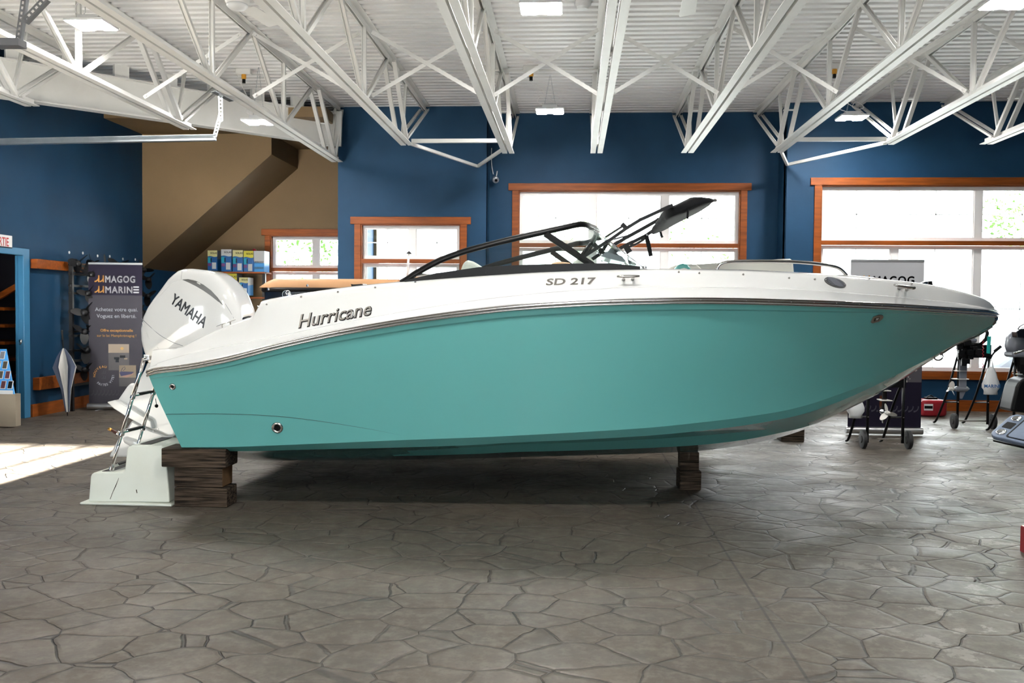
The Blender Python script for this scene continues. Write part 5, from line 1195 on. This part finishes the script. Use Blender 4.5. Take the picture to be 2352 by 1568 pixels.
text('MARINE',.055,mat('bag_blue_ink',(.01,.12,.35),.5),'bag_lettering',b_,lambda x,y,z:Vector((c.x-.115+x,ya-.205,c.z-.10+y)),bold=.001)
# stand 3 at the right edge
yb2=10.9;x3=at(2345,800,y=yb2).x
r,T=stand(x3+.12,yb2,'black motor stand cut off by the right edge of the photo',w=.36,h=1.0,rear=.40)
mo,T2=leg_unit(at(2349,850,y=yb2).x,yb2,at(2345,905,y=yb2).z-.04,at(2335,816,y=yb2).z+.04,m_black,'grey outboard with a pale propeller at the right edge of the photo',.1,m_gray,m_gray,1.05)
m=MB();m.tube([at(2329,812,y=yb2-.2),at(2356,802,y=yb2-.25)],.014,8);m.build('tiller_grip',m_steelp,mo,smooth=True)
m=MB();m.pxp([(2336,775),(2334,762),(2345,755),(2370,753),(2370,778)],yb2-.25,.12);m.build('tiller_head',m_blackg,mo,bevel=.01)
m=MB();m.tube(smoothpath([at(2337,765,y=yb2-.2),at(2340,752,y=yb2-.2),at(2352,744,y=yb2-.2)],4),.006,6);m.build('cable',m_black,mo)
# fuel tank
g_=empty('fuel_tank',at(2147,946,z=0),'red metal fuel tank on the floor by the right baseboard','fuel tank');yg=12.9
gx0,gx1=at(2117,940,y=yg).x,at(2177,940,y=yg).x
m=MB();m.box((gx0,yg,0.005),(gx1,yg+.30,.235));m.build('tank',m_red,g_,bevel=.045,seg=4)
m=MB();m.box((gx0+.10,yg+.1,.235),(gx1-.10,yg+.2,.26));m.tube([(gx0+.12,yg+.15,.26),(gx0+.17,yg+.15,.285),(gx1-.16,yg+.15,.28),(gx1-.12,yg+.15,.25)],.010,6);m.build('cap_and_handle',m_black,g_,bevel=.004)
m=MB();m.prism([(gx0+.03,yg-.002,.09),(gx0+.15,yg-.002,.09),(gx0+.15,yg-.002,.18),(gx0+.03,yg-.002,.18)],(0,-.001,0));lb=m.build('label_plate',m_sign,g_)
m=MB();m.prism([(gx0+.035,yg-.0035,.115),(gx0+.145,yg-.0035,.115),(gx0+.145,yg-.0035,.155),(gx0+.035,yg-.0035,.155)],(0,-.001,0));m.build('label_stripe',m_black,lb)
# console tray with cup holders, and the black upholstered piece behind it
yc_=10.0
ct=empty('helm_console',at(2310,1015,z=0),'grey moulded console tray with chrome cup holders lying on the floor at the right edge','console')
o_=at(2266,990,y=9.75);
def Q(a,b,h=0):  # local plane: a to the right and slightly away, b up the slope
    return O+ea*a+eb*b+en*h
O=at(2268,998,y=9.72);e1=at(2352,1017,y=9.40);e2=at(2308,944,y=10.0)
ea=(e1-O);la=ea.length;ea.normalize();eb=(e2-O);eb=(eb-ea*eb.dot(ea));lb_=eb.length;eb.normalize();en=ea.cross(eb)
if en.y>0:en=-en
def rr_(x0,x1,y0,y1,r,n=5):
    P=[]
    for cx,cy_,a0 in((x1-r,y0+r,-PI/2),(x1-r,y1-r,0),(x0+r,y1-r,PI/2),(x0+r,y0+r,PI)):
        for i in range(n+1):
            a=a0+PI/2*i/n;P.append((cx+r*math.cos(a),cy_+r*math.sin(a)))
    return P
bw=.85;bh=lb_
m=MB();m.prism([Q(a,b,-.05) for a,b in rr_(0,bw,-.0,bh,.09)],en*.05);tray=m.build('tray',m_tray,ct,bevel=.014,seg=3)
m=MB();m.prism([Q(a,b,.001) for a,b in rr_(.17,bw-.17,.03,bh-.05,.03)],en*.004);m.build('recess_edge',m_black,tray)
m=MB();m.prism([Q(a,b,.003) for a,b in rr_(.19,bw-.17,.04,bh-.06,.03)],en*.006);m.build('recess_mat',m_tray,tray)
m=MB();m.prism([Q(a,b,.001) for a,b in rr_(.045,.145,bh*.38,bh*.62,.01)],en*.003);m.build('pocket',m_black,tray)
for a,b in((.095,bh*.20),(.095,bh*.80),(bw-.09,bh*.2)):
    c=Q(a,b,.002);MB().lathe([(.036,0),(.05,0),(.05,.006),(.042,.009),(.036,.004)],c,en,24).build('cup_holder_ring',m_chrome,tray,smooth=True);MB().lathe([(0,0),(.037,0),(.037,.003),(0,.003)],c,en,20).build('cup_holder_well',m_black,tray)
m=MB();m.prism([Q(.05,.0,-.051),Q(bw,.0,-.051),Q(bw,bh*.6,-.14),Q(.25,bh*.6,-.14)],-en*.02);m.build('underside',m_black,ct)
m=MB();y9=10.45;m.pxp([(2322,945),(2326,925),(2335,888),(2343,874),(2356,868),(2420,860),(2420,955)],y9,.3);m.build('upholstered_panel',m_black,ct,bevel=.03,seg=3)
m=MB();c=at(2268,1006,z=.003);m.prism([c,c+Vector((.14,-.10,0)),c+Vector((.16,-.02,0)),c+Vector((.02,.05,0))],(0,0,.001));m.build('paper_sheet',m_sign,label='scrap of white paper on the floor under the console tray',cat='paper')
m=MB();m.box((0,0,0),(.2,.3,.16));rb=m.build('red_tool_box',m_red,bevel=.01,label='red box just entering the right edge of the photo on the floor',cat='box');q=at(2350,1297,z=0);rb.location=(q.x+.12,q.y,0)
random.seed(1)
